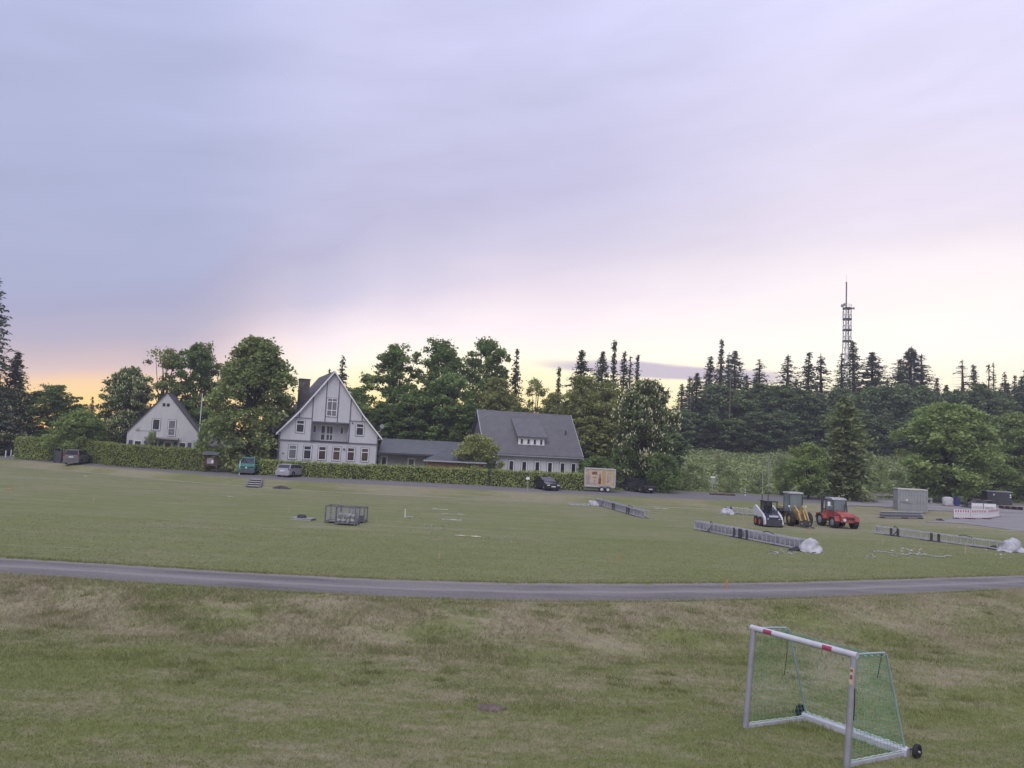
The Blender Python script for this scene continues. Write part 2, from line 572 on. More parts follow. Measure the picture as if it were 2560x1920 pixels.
def roof_mat(name, col, rows=3.0):
    """roof covering: rows of tiles in relief, streaks of weather"""
    m = bpy.data.materials.new(name)
    m.use_nodes = True
    T = NT(m.node_tree)
    g = T.n('ShaderNodeTexCoord').outputs['Object']
    z = T.n('ShaderNodeSeparateXYZ', i0=g).outputs[2]
    saw = T.m('FRACT', T.m('MULTIPLY', z, rows))
    n_ = T.noise(g, 1.3, 5, 0.6)
    nf = T.noise(g, 14.0, 3, 0.6)
    c = T.mix(T.ramp(n_, [(0.3, 0), (0.7, 1)]), tuple(v * 0.82 for v in col), tuple(v * 1.1 for v in col))
    c = T.mix(1.0, c, T.m('MULTIPLY_ADD', nf, 0.5, 0.75), 'MULTIPLY')
    b = T.n('ShaderNodeBsdfPrincipled', Base_Color=c, Roughness=0.62)
    b.inputs['Specular IOR Level'].default_value = 0.3
    bp = T.n('ShaderNodeBump', Strength=0.6, Distance=0.03, Height=T.m('ADD', saw, T.m('MULTIPLY', nf, 0.5)))
    T.put(b.inputs['Normal'], bp.outputs[0])
    T.n('ShaderNodeOutputMaterial', Surface=b.outputs[0])
    return m


def plaster_mat(name, col):
    m = bpy.data.materials.new(name)
    m.use_nodes = True
    T = NT(m.node_tree)
    g = T.n('ShaderNodeTexCoord').outputs['Object']
    mp = T.n('ShaderNodeMapping', i0=g, Scale=(2.2, 2.2, 0.35))
    a = T.noise(mp, 1.0, 5, 0.65)
    b_ = T.noise(g, 0.5, 4, 0.6)
    c = T.mix(T.ramp(T.m('MULTIPLY_ADD', a, 0.5, T.m('MULTIPLY', b_, 0.5)), [(0.35, 0), (0.6, 1)]), tuple(v * 0.84 for v in col), col)
    b = T.n('ShaderNodeBsdfPrincipled', Base_Color=c, Roughness=0.85)
    b.inputs['Specular IOR Level'].default_value = 0.2
    bp = T.n('ShaderNodeBump', Strength=0.25, Distance=0.01, Height=T.noise(g, 25.0, 3))
    T.put(b.inputs['Normal'], bp.outputs[0])
    T.n('ShaderNodeOutputMaterial', Surface=b.outputs[0])
    return m


def glass_mat(name, col=(0.02, 0.022, 0.03), spec=0.5):
    m = bpy.data.materials.new(name)
    m.use_nodes = True
    T = NT(m.node_tree)
    g = T.n('ShaderNodeTexCoord').outputs['Object']
    c = T.mix(T.noise(g, 1.1, 2), tuple(v * 0.5 for v in col), tuple(v * 1.6 for v in col))
    b = T.n('ShaderNodeBsdfPrincipled', Base_Color=c, Roughness=0.08)
    b.inputs['Specular IOR Level'].default_value = spec
    T.n('ShaderNodeOutputMaterial', Surface=b.outputs[0])
    return m


M = {}
M['wall'] = plaster_mat('white_plaster', (0.55, 0.54, 0.565))
M['wall2'] = plaster_mat('white_render', (0.55, 0.54, 0.555))
M['wall3'] = plaster_mat('grey_white_render', (0.52, 0.515, 0.515))
M['wing'] = plaster_mat('grey_panel_wall', (0.36, 0.355, 0.33))
M['beam'] = mat('grey_timber', (0.16, 0.16, 0.20), 0.7)
M['frame'] = mat('white_paint', (0.74, 0.73, 0.73), 0.5, 0.05)
M['glass'] = glass_mat('window_glass')
M['glass_warm'] = glass_mat('curtained_glass', (0.075, 0.052, 0.03), 0.4)
M['glass_red'] = glass_mat('red_curtained_glass', (0.055, 0.032, 0.03), 0.4)
M['glass_grey'] = glass_mat('net_curtained_glass', (0.14, 0.14, 0.15), 0.4)
M['roof_main'] = roof_mat('dark_slate_roof', (0.07, 0.066, 0.072))
M['roof_grey'] = roof_mat('grey_tiled_roof', (0.112, 0.108, 0.113))
M['roof_wing'] = roof_mat('bitumen_roof', (0.10, 0.105, 0.112), 2.0)
M['roof_shed'] = roof_mat('felt_roof', (0.075, 0.08, 0.085), 2.0)
M['chimney'] = mat('grey_chimney_cladding', (0.12, 0.105, 0.11), 0.8, 0.15, 2.0, bump=0.3, bscale=8)
M['wood'] = mat('warm_wood', (0.30, 0.19, 0.10), 0.75, 0.18, 4.0)
M['stake_wood'] = mat('pale_raw_wood', (0.42, 0.34, 0.22), 0.8, 0.15)
M['stake_orange'] = mat('orange_paint', (0.46, 0.24, 0.11), 0.6)
M['brown'] = mat('brown_timber', (0.07, 0.042, 0.03), 0.8)
M['metal'] = mat('galvanised_metal', (0.36, 0.37, 0.39), 0.5, 0.12, 5.0, metal=0.3)
M['alu'] = mat('matt_aluminium', (0.29, 0.29, 0.32), 0.42, 0.08, 5.0, metal=0.25)
M['alu_light'] = mat('pale_aluminium', (0.46, 0.46, 0.50), 0.4, 0.06, metal=0.1)
M['truss'] = mat('grey_truss_metal', (0.40, 0.40, 0.44), 0.55, 0.15, 4.0, metal=0.2)
M['truss_panel'] = mat('grey_truss_sheet', (0.30, 0.30, 0.33), 0.6, 0.2, 3.0)
M['dark_metal'] = mat('dark_steel', (0.05, 0.05, 0.065), 0.6, 0.15)
M['rubber'] = mat('black_rubber', (0.022, 0.022, 0.025), 0.85, 0.2)
M['black'] = mat('black_plastic', (0.02, 0.02, 0.026), 0.5)
M['tarp'] = mat('white_tarpaulin', (0.40, 0.40, 0.43), 0.55, 0.2, 2.5)
M['black_tarp'] = mat('black_tarpaulin', (0.02, 0.018, 0.025), 0.45, 0.2)
M['red_sticker'] = mat('red_sticker', (0.30, 0.045, 0.09), 0.5, 0.06)
M['net'] = mat('green_net_cord', (0.16, 0.42, 0.28), 0.8, 0.1)
M['net_white'] = mat('pale_green_tape', (0.50, 0.62, 0.52), 0.8, 0.1)
M['green_tube'] = mat('green_grey_tube', (0.27, 0.36, 0.37), 0.5, 0.08)
M['concrete'] = mat('pale_concrete', (0.34, 0.325, 0.30), 0.9, 0.15, 2.0, bump=0.3)
M['red_machine'] = mat('faded_red_paint', (0.33, 0.075, 0.062), 0.5, 0.2, 3.0)
M['yellow_machine'] = mat('dusty_yellow_paint', (0.38, 0.27, 0.10), 0.55, 0.24, 4.0)
M['white_machine'] = mat('dusty_white_paint', (0.50, 0.50, 0.52), 0.5, 0.1, 3.0)
M['navy'] = mat('dark_blue_paint', (0.03, 0.03, 0.07), 0.5)
M['orange'] = mat('orange_red_rim', (0.45, 0.11, 0.06), 0.5)
M['cab_glass'] = glass_mat('tinted_cab_glass', (0.15, 0.185, 0.19), 0.8)
M['car_glass'] = glass_mat('car_glass', (0.015, 0.016, 0.02), 0.6)
M['silver'] = mat('silver_car_paint', (0.36, 0.36, 0.40), 0.32, 0.04, metal=0.35, coat=0.4)
M['black_paint'] = mat('black_car_paint', (0.012, 0.012, 0.018), 0.25, 0.1, coat=0.6)
M['grey_paint'] = mat('warm_grey_car_paint', (0.16, 0.152, 0.155), 0.35, 0.06, metal=0.3, coat=0.3)
M['teal_paint'] = mat('teal_van_paint', (0.06, 0.20, 0.17), 0.4, 0.1)
M['dull_blue'] = mat('grey_bumper_plastic', (0.085, 0.09, 0.11), 0.6)
M['rim'] = mat('alloy_rim', (0.55, 0.55, 0.58), 0.35, 0.06, metal=0.4)
M['tank'] = mat('dull_white_tank', (0.42, 0.42, 0.44), 0.6)
M['lamp_red'] = mat('red_tail_lamp', (0.24, 0.05, 0.035), 0.25)
M['lamp_clear'] = mat('clear_head_lamp', (0.62, 0.64, 0.67), 0.15)
M['plate'] = mat('white_number_plate', (0.72, 0.72, 0.72), 0.5, 0.03)
M['beige'] = mat('beige_print', (0.42, 0.33, 0.20), 0.6, 0.16, 2.5)
M['print_cream'] = mat('cream_print', (0.46, 0.38, 0.28), 0.6, 0.14, 3.0)
M['print_red'] = mat('dark_red_print', (0.19, 0.075, 0.055), 0.6, 0.15)
M['print_orange'] = mat('orange_print', (0.42, 0.27, 0.12), 0.6, 0.12)
M['print_grey'] = mat('grey_violet_print', (0.30, 0.26, 0.28), 0.6, 0.15)
M['print_yellow'] = mat('yellow_print', (0.40, 0.34, 0.17), 0.6, 0.12)
M['barrier_white'] = mat('white_barrier_plastic', (0.70, 0.68, 0.68), 0.6, 0.08)
M['barrier_red'] = mat('red_reflector_film', (0.38, 0.09, 0.11), 0.5, 0.1)
M['steel_grey'] = mat('grey_container_paint', (0.27, 0.275, 0.285), 0.6, 0.14, 1.4)
M['steel_top'] = mat('pale_container_roof', (0.50, 0.48, 0.42), 0.7, 0.1)
M['dark_box'] = mat('anthracite_box', (0.05, 0.052, 0.062), 0.6, 0.15)
M['bark'] = mat('grey_brown_bark', (0.065, 0.052, 0.042), 0.95, 0.25, 4.0, bump=0.6, bscale=14)
M['bark_pale'] = mat('pale_bark', (0.15, 0.12, 0.09), 0.95, 0.2, 4.0)
M['blue_shutter'] = mat('blue_shutter_paint', (0.06, 0.065, 0.13), 0.6)
M['blue'] = mat('blue_plastic', (0.03, 0.04, 0.15), 0.5)
M['soil'] = mat('dry_earth', (0.13, 0.10, 0.085), 1.0, 0.25, 8.0, bump=0.6, bscale=20)
M['litter'] = mat('pale_scrap_plastic', (0.34, 0.335, 0.31), 0.7, 0.12)
M['sign_white'] = mat('white_sign_face', (0.66, 0.66, 0.68), 0.5, 0.04)
M['guard'] = mat('weathered_rail', (0.30, 0.29, 0.27), 0.8, 0.15)
M['reddish'] = mat('reddish_heath', (0.22, 0.13, 0.08), 0.9, 0.2)
L_LIME = leaf_mat('lime_tree_leaf', (0.044, 0.060, 0.026), (0.122, 0.140, 0.056), 0.3)
L_DARK = leaf_mat('dark_tree_leaf', (0.026, 0.042, 0.020), (0.078, 0.112, 0.042), 0.25)
L_MID = leaf_mat('mid_tree_leaf', (0.034, 0.054, 0.022), (0.105, 0.140, 0.048), 0.3)
L_BRIGHT = leaf_mat('fresh_leaf', (0.048, 0.070, 0.026), (0.126, 0.156, 0.056), 0.3)
L_OLIVE = leaf_mat('olive_leaf', (0.062, 0.068, 0.028), (0.150, 0.160, 0.062), 0.32)
L_CHEST = leaf_mat('chestnut_leaf', (0.034, 0.048, 0.024), (0.098, 0.122, 0.052), 0.25)
L_FIR = leaf_mat('spruce_needles', (0.022, 0.031, 0.023), (0.066, 0.082, 0.052), 0.15)
L_FIRG = leaf_mat('green_spruce_needles', (0.044, 0.058, 0.030), (0.125, 0.145, 0.064), 0.22)
L_WOOD = leaf_mat('forest_leaf', (0.030, 0.044, 0.026), (0.088, 0.115, 0.052), 0.25)
L_HEDGE = leaf_mat('hedge_leaf', (0.076, 0.096, 0.030), (0.146, 0.168, 0.052), 0.25, 0.5)
L_WEED = leaf_mat('weed_leaf', (0.070, 0.088, 0.042), (0.132, 0.150, 0.072), 0.3, 0.16)
L_BLOOM = leaf_mat('cream_blossom', (0.26, 0.23, 0.17), (0.46, 0.42, 0.33), 0.3)

# ================================================================== GROUND
XS = np.unique(np.concatenate([np.linspace(-420, -90, 34), np.linspace(-90, -30, 61), np.linspace(-30, 40, 141), np.linspace(40, 90, 51), np.linspace(90, 420, 34)]))


def strip(name, ca, cb, nv, m, power=1.0, attrs=None, lo=None):
    """sheet of ground between two curves y = ca(x) and y = cb(x)"""
    vv = np.linspace(0, 1, nv + 1) ** power
    A, B = ca(XS), cb(XS)
    X = np.repeat(XS[None], nv + 1, 0)
    Y = A[None] + (B - A)[None] * vv[:, None]
    Z = H(X, Y)
    V = np.stack([X, Y, Z], -1).reshape(-1, 3)
    n = len(XS)
    i = np.arange(nv)[:, None] * n + np.arange(n - 1)[None]
    Q = np.stack([i, i + 1, i + n + 1, i + n], -1).reshape(-1, 4)
    at_ = {'cross': np.repeat(vv[:, None], n, 1).ravel()}
    if attrs:
        at_.update(attrs(X, Y))
    o = add(name, np_mesh(name, V, Q, m, smooth=True, attrs=at_))
    o['kind'] = 'structure'
    return o


def lawn_dry(X, Y):
    f, n = c_foot(X), c_near(X)
    t = (Y - f) / (n - f)
    d = sst(-0.9, 0.2, t) * (1 - 0.5 * sst(0.7, 1.0, t)) * (0.36 + 0.25 * np.sin(X * 0.55 + 1) * np.sin(X * 0.23 + Y * 0.8) + 0.12 * np.sin(X * 1.9 - Y))
    return {'dry': (d * 1.15).ravel()}


M['lawn'] = turf_mat('mown_dry_lawn', 0.02, 0.7)
M['field'] = turf_mat('sports_field_turf', -0.22, 0.35, hue=(0.42, (0.150, 0.158, 0.082)), worn=True)
M['verge'] = turf_mat('verge_turf', 0.10, 0.7, hue=(0.30, (0.155, 0.15, 0.085)))
M['hill'] = ground_mat('overgrown_slope', (0.075, 0.095, 0.04), (0.15, 0.165, 0.07), 0.4, (1, 1, 1), grit=6)
M['track'] = ground_mat('grey_cinder_track', (0.078, 0.073, 0.070), (0.205, 0.192, 0.184), 1.1, (0.18, 1, 1), rut=True)
M['curb'] = ground_mat('pale_sandy_path', (0.20, 0.18, 0.14), (0.34, 0.31, 0.25), 1.5)
M['road'] = ground_mat('grey_asphalt', (0.105, 0.10, 0.099), (0.16, 0.152, 0.149), 0.7)
M['yard'] = ground_mat('gravel_yard', (0.16, 0.15, 0.145), (0.26, 0.245, 0.235), 0.5)
c0 = lambda x: np.full_like(x, -60.0)
cback = lambda x: np.full_like(x, 420.0)
strip('lawn', lambda x: np.full_like(x, 6.0), c_near, 70, M['lawn'], 1.0, lawn_dry)
strip('lawn', c0, lambda x: np.full_like(x, 6.0), 6, M['lawn'], 1.0, lawn_dry)
strip('running_track', c_near, c_far, 8, M['track'])
strip('sports_field', c_far, c_curb, 60, M['field'], attrs=lambda X, Y: {'dry': (0.1 + 0.6 * sst(38, 78, Y) + 1.3 * np.exp(-((X - 46) / 13) ** 2 - ((Y - 77) / 6) ** 2) + 0.9 * np.exp(-((X - 24) / 6) ** 2 - ((Y - 62) / 3) ** 2) + 0.5 * np.exp(-((X + 9) / 6) ** 2 - ((Y - 47) / 4) ** 2)).ravel()})
strip('kerb_path', c_curb, lambda x: c_curb(x) + 0.5, 2, M['curb'])
strip('grass_bank', lambda x: c_curb(x) + 0.5, c_road, 10, M['verge'], attrs=lambda X, Y: {'dry': (0.05 + 0.3 * np.sin(X * 0.4) + 0.25 * np.sin(X * 0.13 + 2)).ravel()})
strip('road', c_road, c_hedge, 6, M['road'])
strip('hillside', c_hedge, cback, 130, M['hill'], 1.6)


def drape(name, poly, m, lift, step=0.8):
    """sheet draped a few millimetres over the terrain inside a polygon given in metres"""
    P = np.array(poly)
    x0, y0 = P.min(0)
    x1, y1 = P.max(0)
    xs, ys = np.arange(x0, x1 + step, step), np.arange(y0, y1 + step, step)
    X, Y = np.meshgrid(xs, ys)

    def inside(x, y):
        r = np.zeros(x.shape, bool)
        for i in range(len(P)):
            a, b = P[i], P[i - 1]
            c = ((a[1] > y) != (b[1] > y)) & (x < (b[0] - a[0]) * (y - a[1]) / (b[1] - a[1] + 1e-9) + a[0])
            r ^= c
        return r
    ins = inside(X, Y)
    n = len(xs)
    V = np.stack([X, Y, H(X, Y) + lift], -1).reshape(-1, 3)
    ok = ins[:-1, :-1] & ins[1:, :-1] & ins[:-1, 1:] & ins[1:, 1:]
    i = np.arange(len(ys) - 1)[:, None] * n + np.arange(n - 1)[None]
    Q = np.stack([i, i + 1, i + n + 1, i + n], -1)[ok].reshape(-1, 4)
    o = add(name, np_mesh(name, V, Q, m, smooth=True))
    o['kind'] = 'structure'
    return o


_p = [on(*q) for q in ((2290, 1306), (2400, 1309), (2560, 1330), (2760, 1338), (2760, 1296), (2560, 1278), (2480, 1276), (2360, 1296))]
drape('gravel_yard', [(p.x, p.y) for p in _p], M['yard'], 0.03, 0.5)
_p = [on(*q) for q in ((2080, 1266), (2200, 1268), (2330, 1278), (2480, 1283), (2640, 1285), (2640, 1266), (2380, 1262), (2240, 1252), (2110, 1250))]
drape('parking_strip', [(p.x, p.y) for p in _p], M['yard'], 0.05, 0.5)

RG = np.random.default_rng(7)


def blades(name, xy, hmin, hmax, width, lean, m, per=3):
    """grass blades as single thin triangles growing from the ground"""
    n = len(xy) * per
    P = np.repeat(xy, per, 0) + RG.normal(0, 0.035, (n, 2))
    z = H(P[:, 0], P[:, 1])
    ang = RG.uniform(0, 2 * np.pi, n)
    h = RG.uniform(hmin, hmax, n)
    w = width * RG.uniform(0.6, 1.3, n)
    d = np.stack([np.cos(ang), np.sin(ang), np.zeros(n)], 1)
    base = np.stack([P[:, 0], P[:, 1], z - 0.01], 1)
    la = RG.uniform(0, 2 * np.pi, n)
    ll = lean * h * RG.uniform(0.2, 1.2, n)
    tip = base + np.stack([np.cos(la) * ll, np.sin(la) * ll, h], 1)
    V = np.stack([base - d * w[:, None] / 2, base + d * w[:, None] / 2, tip], 1).reshape(-1, 3)
    Q = np.arange(3 * n).reshape(-1, 3)
    dry = lawn_dry(P[:, 0], P[:, 1])['dry']
    o = add(name, np_mesh(name, V, Q, m, tone=RG.random(n), attrs={'dry': np.repeat(dry, 3)}))
    o['kind'] = 'stuff'
    return o


M['blade'] = blade_mat('lawn_blade', 0.0)
M['blade_bank'] = blade_mat('bank_blade', 0.05)
_n = 160000
_y = RG.uniform(12.2, 27, _n)
_x = RG.uniform(-1, 1, _n) * (_y * 0.72 + 1.5)
_k = _y < c_foot(_x)
blades('grass', np.stack([_x[_k], _y[_k]], 1), 0.025, 0.085, 0.012, 1.1, M['blade'])
_x = RG.uniform(-23, 30, 60000)
_t = RG.uniform(-0.15, 0.97, 60000)
_y = c_foot(_x) + (c_near(_x) - c_foot(_x)) * _t
_k = (np.sin(_x * 1.3) * np.sin(_y * 1.9 + _x * 0.4) + RG.normal(0, 0.6, len(_x))) > -0.3
blades('bank_grass', np.stack([_x[_k], _y[_k]], 1), 0.05, 0.17, 0.016, 1.3, M['blade_bank'])
_x = RG.uniform(-24, 32, 16000)
_y = np.where(RG.random(16000) < 0.5, c_near(_x) + np.abs(RG.normal(0, 0.12, 16000)), c_far(_x) - np.abs(RG.normal(0, 0.13, 16000)) + 0.06)
blades('edge_grass', np.stack([_x, _y], 1), 0.03, 0.12, 0.018, 1.0, M['blade'])

# short mown blades along the near side of the pitch
_n = 70000
_x = RG.uniform(-28, 40, _n)
_y = c_far(_x) + 0.15 + 15 * RG.random(_n) ** 1.6
_k = np.abs(_x) < _y * 0.75
M['pitch_blade'] = blade_mat('pitch_blade', -0.25)
blades('pitch_grass', np.stack([_x[_k], _y[_k]], 1), 0.02, 0.055, 0.03, 1.0, M['pitch_blade'], 2)
# denser green tufts and weeds on and below the bank
_cx = RG.uniform(-19, 24, 340)
_cy = c_foot(_cx) + (c_near(_cx) - c_foot(_cx)) * RG.uniform(-1.2, 0.9, 340)
_rr = RG.uniform(0.08, 0.45, 340)
_i = RG.integers(0, 340, 22000)
_o = RG.normal(0, 1, (22000, 2)) * _rr[_i][:, None] * np.array([1.5, 0.7])
M['tuft'] = blade_mat('green_tuft_blade', -0.75)
blades('tuft_grass', np.stack([_cx[_i], _cy[_i]], 1) + _o, 0.05, 0.16, 0.015, 0.9, M['tuft'])

# ================================================================== FOLIAGE


def unit(v):
    return v / (np.linalg.norm(v, axis=-1, keepdims=True) + 1e-9)


def leafset(C, size, rng, up=0.4, aspect=0.62, N=None):
    """leaf-sized quads at points C"""
    n = len(C)
    if N is None:
        N = rng.normal(0, 1, (n, 3))
        N[:, 2] = np.abs(N[:, 2]) + up
    N = unit(N)
    a = unit(np.cross(N, rng.normal(0, 1, (n, 3))))
    b = np.cross(N, a)
    s = (size * rng.uniform(0.42, 1.45, n))[:, None]
    V = np.stack([C - a * s, C - b * s * aspect + N * s * 0.15, C + a * s, C + b * s * aspect + N * s * 0.15], 1).reshape(-1, 3)
    return V


def tree_meshes(seed, h, r, crown0=0.18, shape=1.0, n_cl=80, per=130, leaf=0.2, cl=0.16, m=None, top=0.55, bark='bark', bloom=0, open_=0.35, trunk_r=None, droop=0.0):
    """(trunk mesh, crown mesh, blossom mesh or None) of a broadleaf tree of height h and crown radius r"""
    rng = np.random.default_rng(seed)
    z0 = h * crown0
    # clump centres: in the shell of an uneven crown outline
    C, ph = [], rng.uniform(0, 6.28, 4)
    while len(C) < n_cl:
        t = rng.random() ** 0.85
        z = z0 + (h - z0) * t * 0.97
        tt = (t - top) / (1 - top) if t > top else (top - t) / top
        R = r * math.sqrt(max(0.0, 1 - tt ** (2.0 * shape if t > top else 2.6)))
        a = rng.uniform(0, 2 * math.pi)
        R *= 0.82 + 0.22 * math.sin(2 * a + ph[0] + 3 * t) + 0.17 * math.sin(5 * a + ph[1] - 9 * t)
        q = open_ + (1 - open_) * math.sqrt(rng.random())
        z += h * (0.045 * math.sin(3 * a + ph[2]) + rng.normal(0, 0.022)) * (1 if t > 0.5 else 0.4)
        C.append((R * q * math.cos(a), R * q * math.sin(a), max(min(z, h * 0.985), z0), a, q))
    C = np.array(C)
    rc = cl * r * rng.uniform(0.75, 1.4, n_cl)
    cid = rng.integers(0, n_cl, n_cl * per)
    off = rng.normal(0, 1, (n_cl * per, 3))
    off = unit(off) * (rng.random((n_cl * per, 1)) ** 0.45)
    off[:, 2] *= 0.62
    P = C[cid, :3] + off * rc[cid][:, None]
    rr = np.hypot(P[:, 0], P[:, 1]) / r
    P[:, 2] -= droop * rr ** 2 * h * 0.12
    # stray sprays round the outline
    k = int(len(P) * 0.13)
    P[:k] += unit(off[:k]) * rc[cid[:k]][:, None] * rng.uniform(0.2, 0.6, (k, 1))
    V = leafset(P, leaf, rng)
    tone = np.clip(rng.random(n_cl)[cid] * 0.62 + rng.random(len(P)) * 0.38, 0, 1)
    crown = np_mesh('crown', V, np.arange(len(V)).reshape(-1, 4), m, tone=tone)
    # trunk and limbs
    tr = trunk_r or 0.022 * h
    mb = MB()
    fork = h * min(0.75, crown0 + 0.35)
    pts = [Vector((0, 0, -0.4))]
    for i in range(1, 6):
        f = i / 5
        pts.append(Vector((rng.normal(0, 0.02) * h * 0.3 * f, rng.normal(0, 0.02) * h * 0.3 * f, fork * f)))
    mb.tube(pts, [tr * 1.25, tr, tr * 0.85, tr * 0.7, tr * 0.55, tr * 0.4], 8)
    for j in range(min(n_cl, 26)):
        c = Vector(C[j, :3])
        k = rng.integers(2, 6)
        s = pts[k].copy()
        if c.z < s.z:
            s = pts[max(1, k - 2)].copy()
        mid = s.lerp(c, 0.5) + Vector((0, 0, 0.06 * h * rng.uniform(-0.2, 1)))
        mb.tube([s, mid, c], [tr * 0.34, tr * 0.2, tr * 0.06], 5, caps=False)
    trunk = mb.mesh('trunk', M[bark], True)
    bl = None
    if bloom:
        nz = C[:, 4] > 0.5
        Cb = C[nz]
        rb = rc[nz]
        ci = rng.integers(0, len(Cb), bloom)
        o = unit(rng.normal(0, 1, (bloom, 3)) + np.stack([np.cos(Cb[ci, 3]), np.sin(Cb[ci, 3]), np.full(bloom, 0.6)], 1) * 0.8)
        o[:, 2] *= 0.7
        Pb = Cb[ci, :3] + o * rb[ci][:, None] * rng.uniform(0.85, 1.12, (bloom, 1))
        Vs, hh = [], 0.21
        for ax in (0, 1):
            d = np.zeros((bloom, 3))
            d[:, ax] = 0.075
            upv = np.zeros((bloom, 3))
            upv[:, 2] = hh
            upv[:, :2] = o[:, :2] * 0.08
            Vs.append(np.stack([Pb - d, Pb + d, Pb + d * 0.35 + upv, Pb - d * 0.35 + upv], 1))
        Vb = np.concatenate(Vs, 0).reshape(-1, 3)
        bl = np_mesh('blossoms', Vb, np.arange(len(Vb)).reshape(-1, 4), L_BLOOM, tone=rng.random(2 * bloom))
    return trunk, crown, bl


def conifer_meshes(seed, h=20.0, r=3.2, c0=0.1, whorl=0.62, nb=7, m=None, gap=0.1, droop=0.3, tip=0.0, leaf=0.27, prof=1.0, bare=0.0, ragged=0.25):
    rng = np.random.default_rng(seed)
    mb = MB()
    tr = 0.011 * h + 0.04
    lean = rng.normal(0, 0.006, 2) * h
    mb.tube([(0, 0, -0.5), (lean[0] * .4, lean[1] * .4, h * 0.5), (lean[0], lean[1], h * 0.93), (lean[0], lean[1], h)], [tr * 1.15, tr * 0.7, tr * 0.16, 0.03], 7)
    P, N, S, tone = [], [], [], []
    z = h * c0
    while z < h * 0.995:
        t = (z - h * c0) / (h * (1 - c0))
        L = r * ((1 - t) ** prof) * (0.5 + 0.5 * min(1, t * 6)) if tip == 0 else r * max(0.16 * (1 - t), ((1 - t) - tip) / (1 - tip)) ** prof
        L = max(L, 0.22)
        n = max(3, int(nb * (0.6 + 0.4 * (1 - t))))
        a0 = rng.uniform(0, 6.28)
        for i in range(n):
            if rng.random() < gap:
                continue
            a = a0 + 6.28 * i / n + rng.normal(0, 0.25)
            l = L * rng.uniform(1 - 2 * ragged, 1 + ragged * 0.6)
            bt = rng.random()
            zz = z + rng.normal(0, whorl * 0.25)
            ca, sa = math.cos(a), math.sin(a)
            x0, y0 = lean[0] * zz / h, lean[1] * zz / h
            rise = 0.22 * (t - 0.45)
            kk = max(2, int(l / (leaf * 0.62)))
            endz = zz + l * (rise - droop * 0.9) + droop * l * 0.35
            mb.tube([(x0, y0, zz), (x0 + ca * l * .6, y0 + sa * l * .6, zz + l * .6 * rise - droop * l * 0.36), (x0 + ca * l, y0 + sa * l, zz + l * rise - droop * l * 0.55)],
                    [0.035, 0.022, 0.008], 3, caps=False)
            if rng.random() < bare:
                continue
            for k in range(kk):
                s = (k + rng.uniform(0.3, 1)) / kk
                if s < 0.18 and l > 1:
                    continue
                wid = leaf * (1.25 - 0.75 * s)
                pz = zz + l * s * rise - droop * l * (s ** 1.3) * 0.55
                px, py = x0 + ca * l * s, y0 + sa * l * s
                for q in range(2):
                    side = rng.normal(0, 0.33) * wid * 2
                    P.append((px - sa * side, py + ca * side, pz - abs(rng.normal(0, 0.12)) * (1 + 2 * droop)))
                    if q:
                        N.append((rng.normal(0, .35), rng.normal(0, .35), 1))
                    else:
                        N.append((-sa + rng.normal(0, .5), ca + rng.normal(0, .5), rng.normal(0, .3)))
                    S.append(wid)
                    tone.append(bt * 0.6 + rng.random() * 0.4)
        z += whorl * rng.uniform(0.75, 1.25) * (1.0 if t < 0.7 else 0.7)
    P, N, S = np.array(P), np.array(N), np.array(S)
    V = leafset(P, 1.0, rng, N=N, aspect=0.5)
    C = np.repeat(P, 4, 0)
    V = C + (V - C) * np.repeat(S, 4)[:, None]
    crown = np_mesh('crown', V, np.arange(len(V)).reshape(-1, 4), m, tone=np.array(tone))
    return mb.mesh('trunk', M['bark'], True), crown, None


PROTO = {}


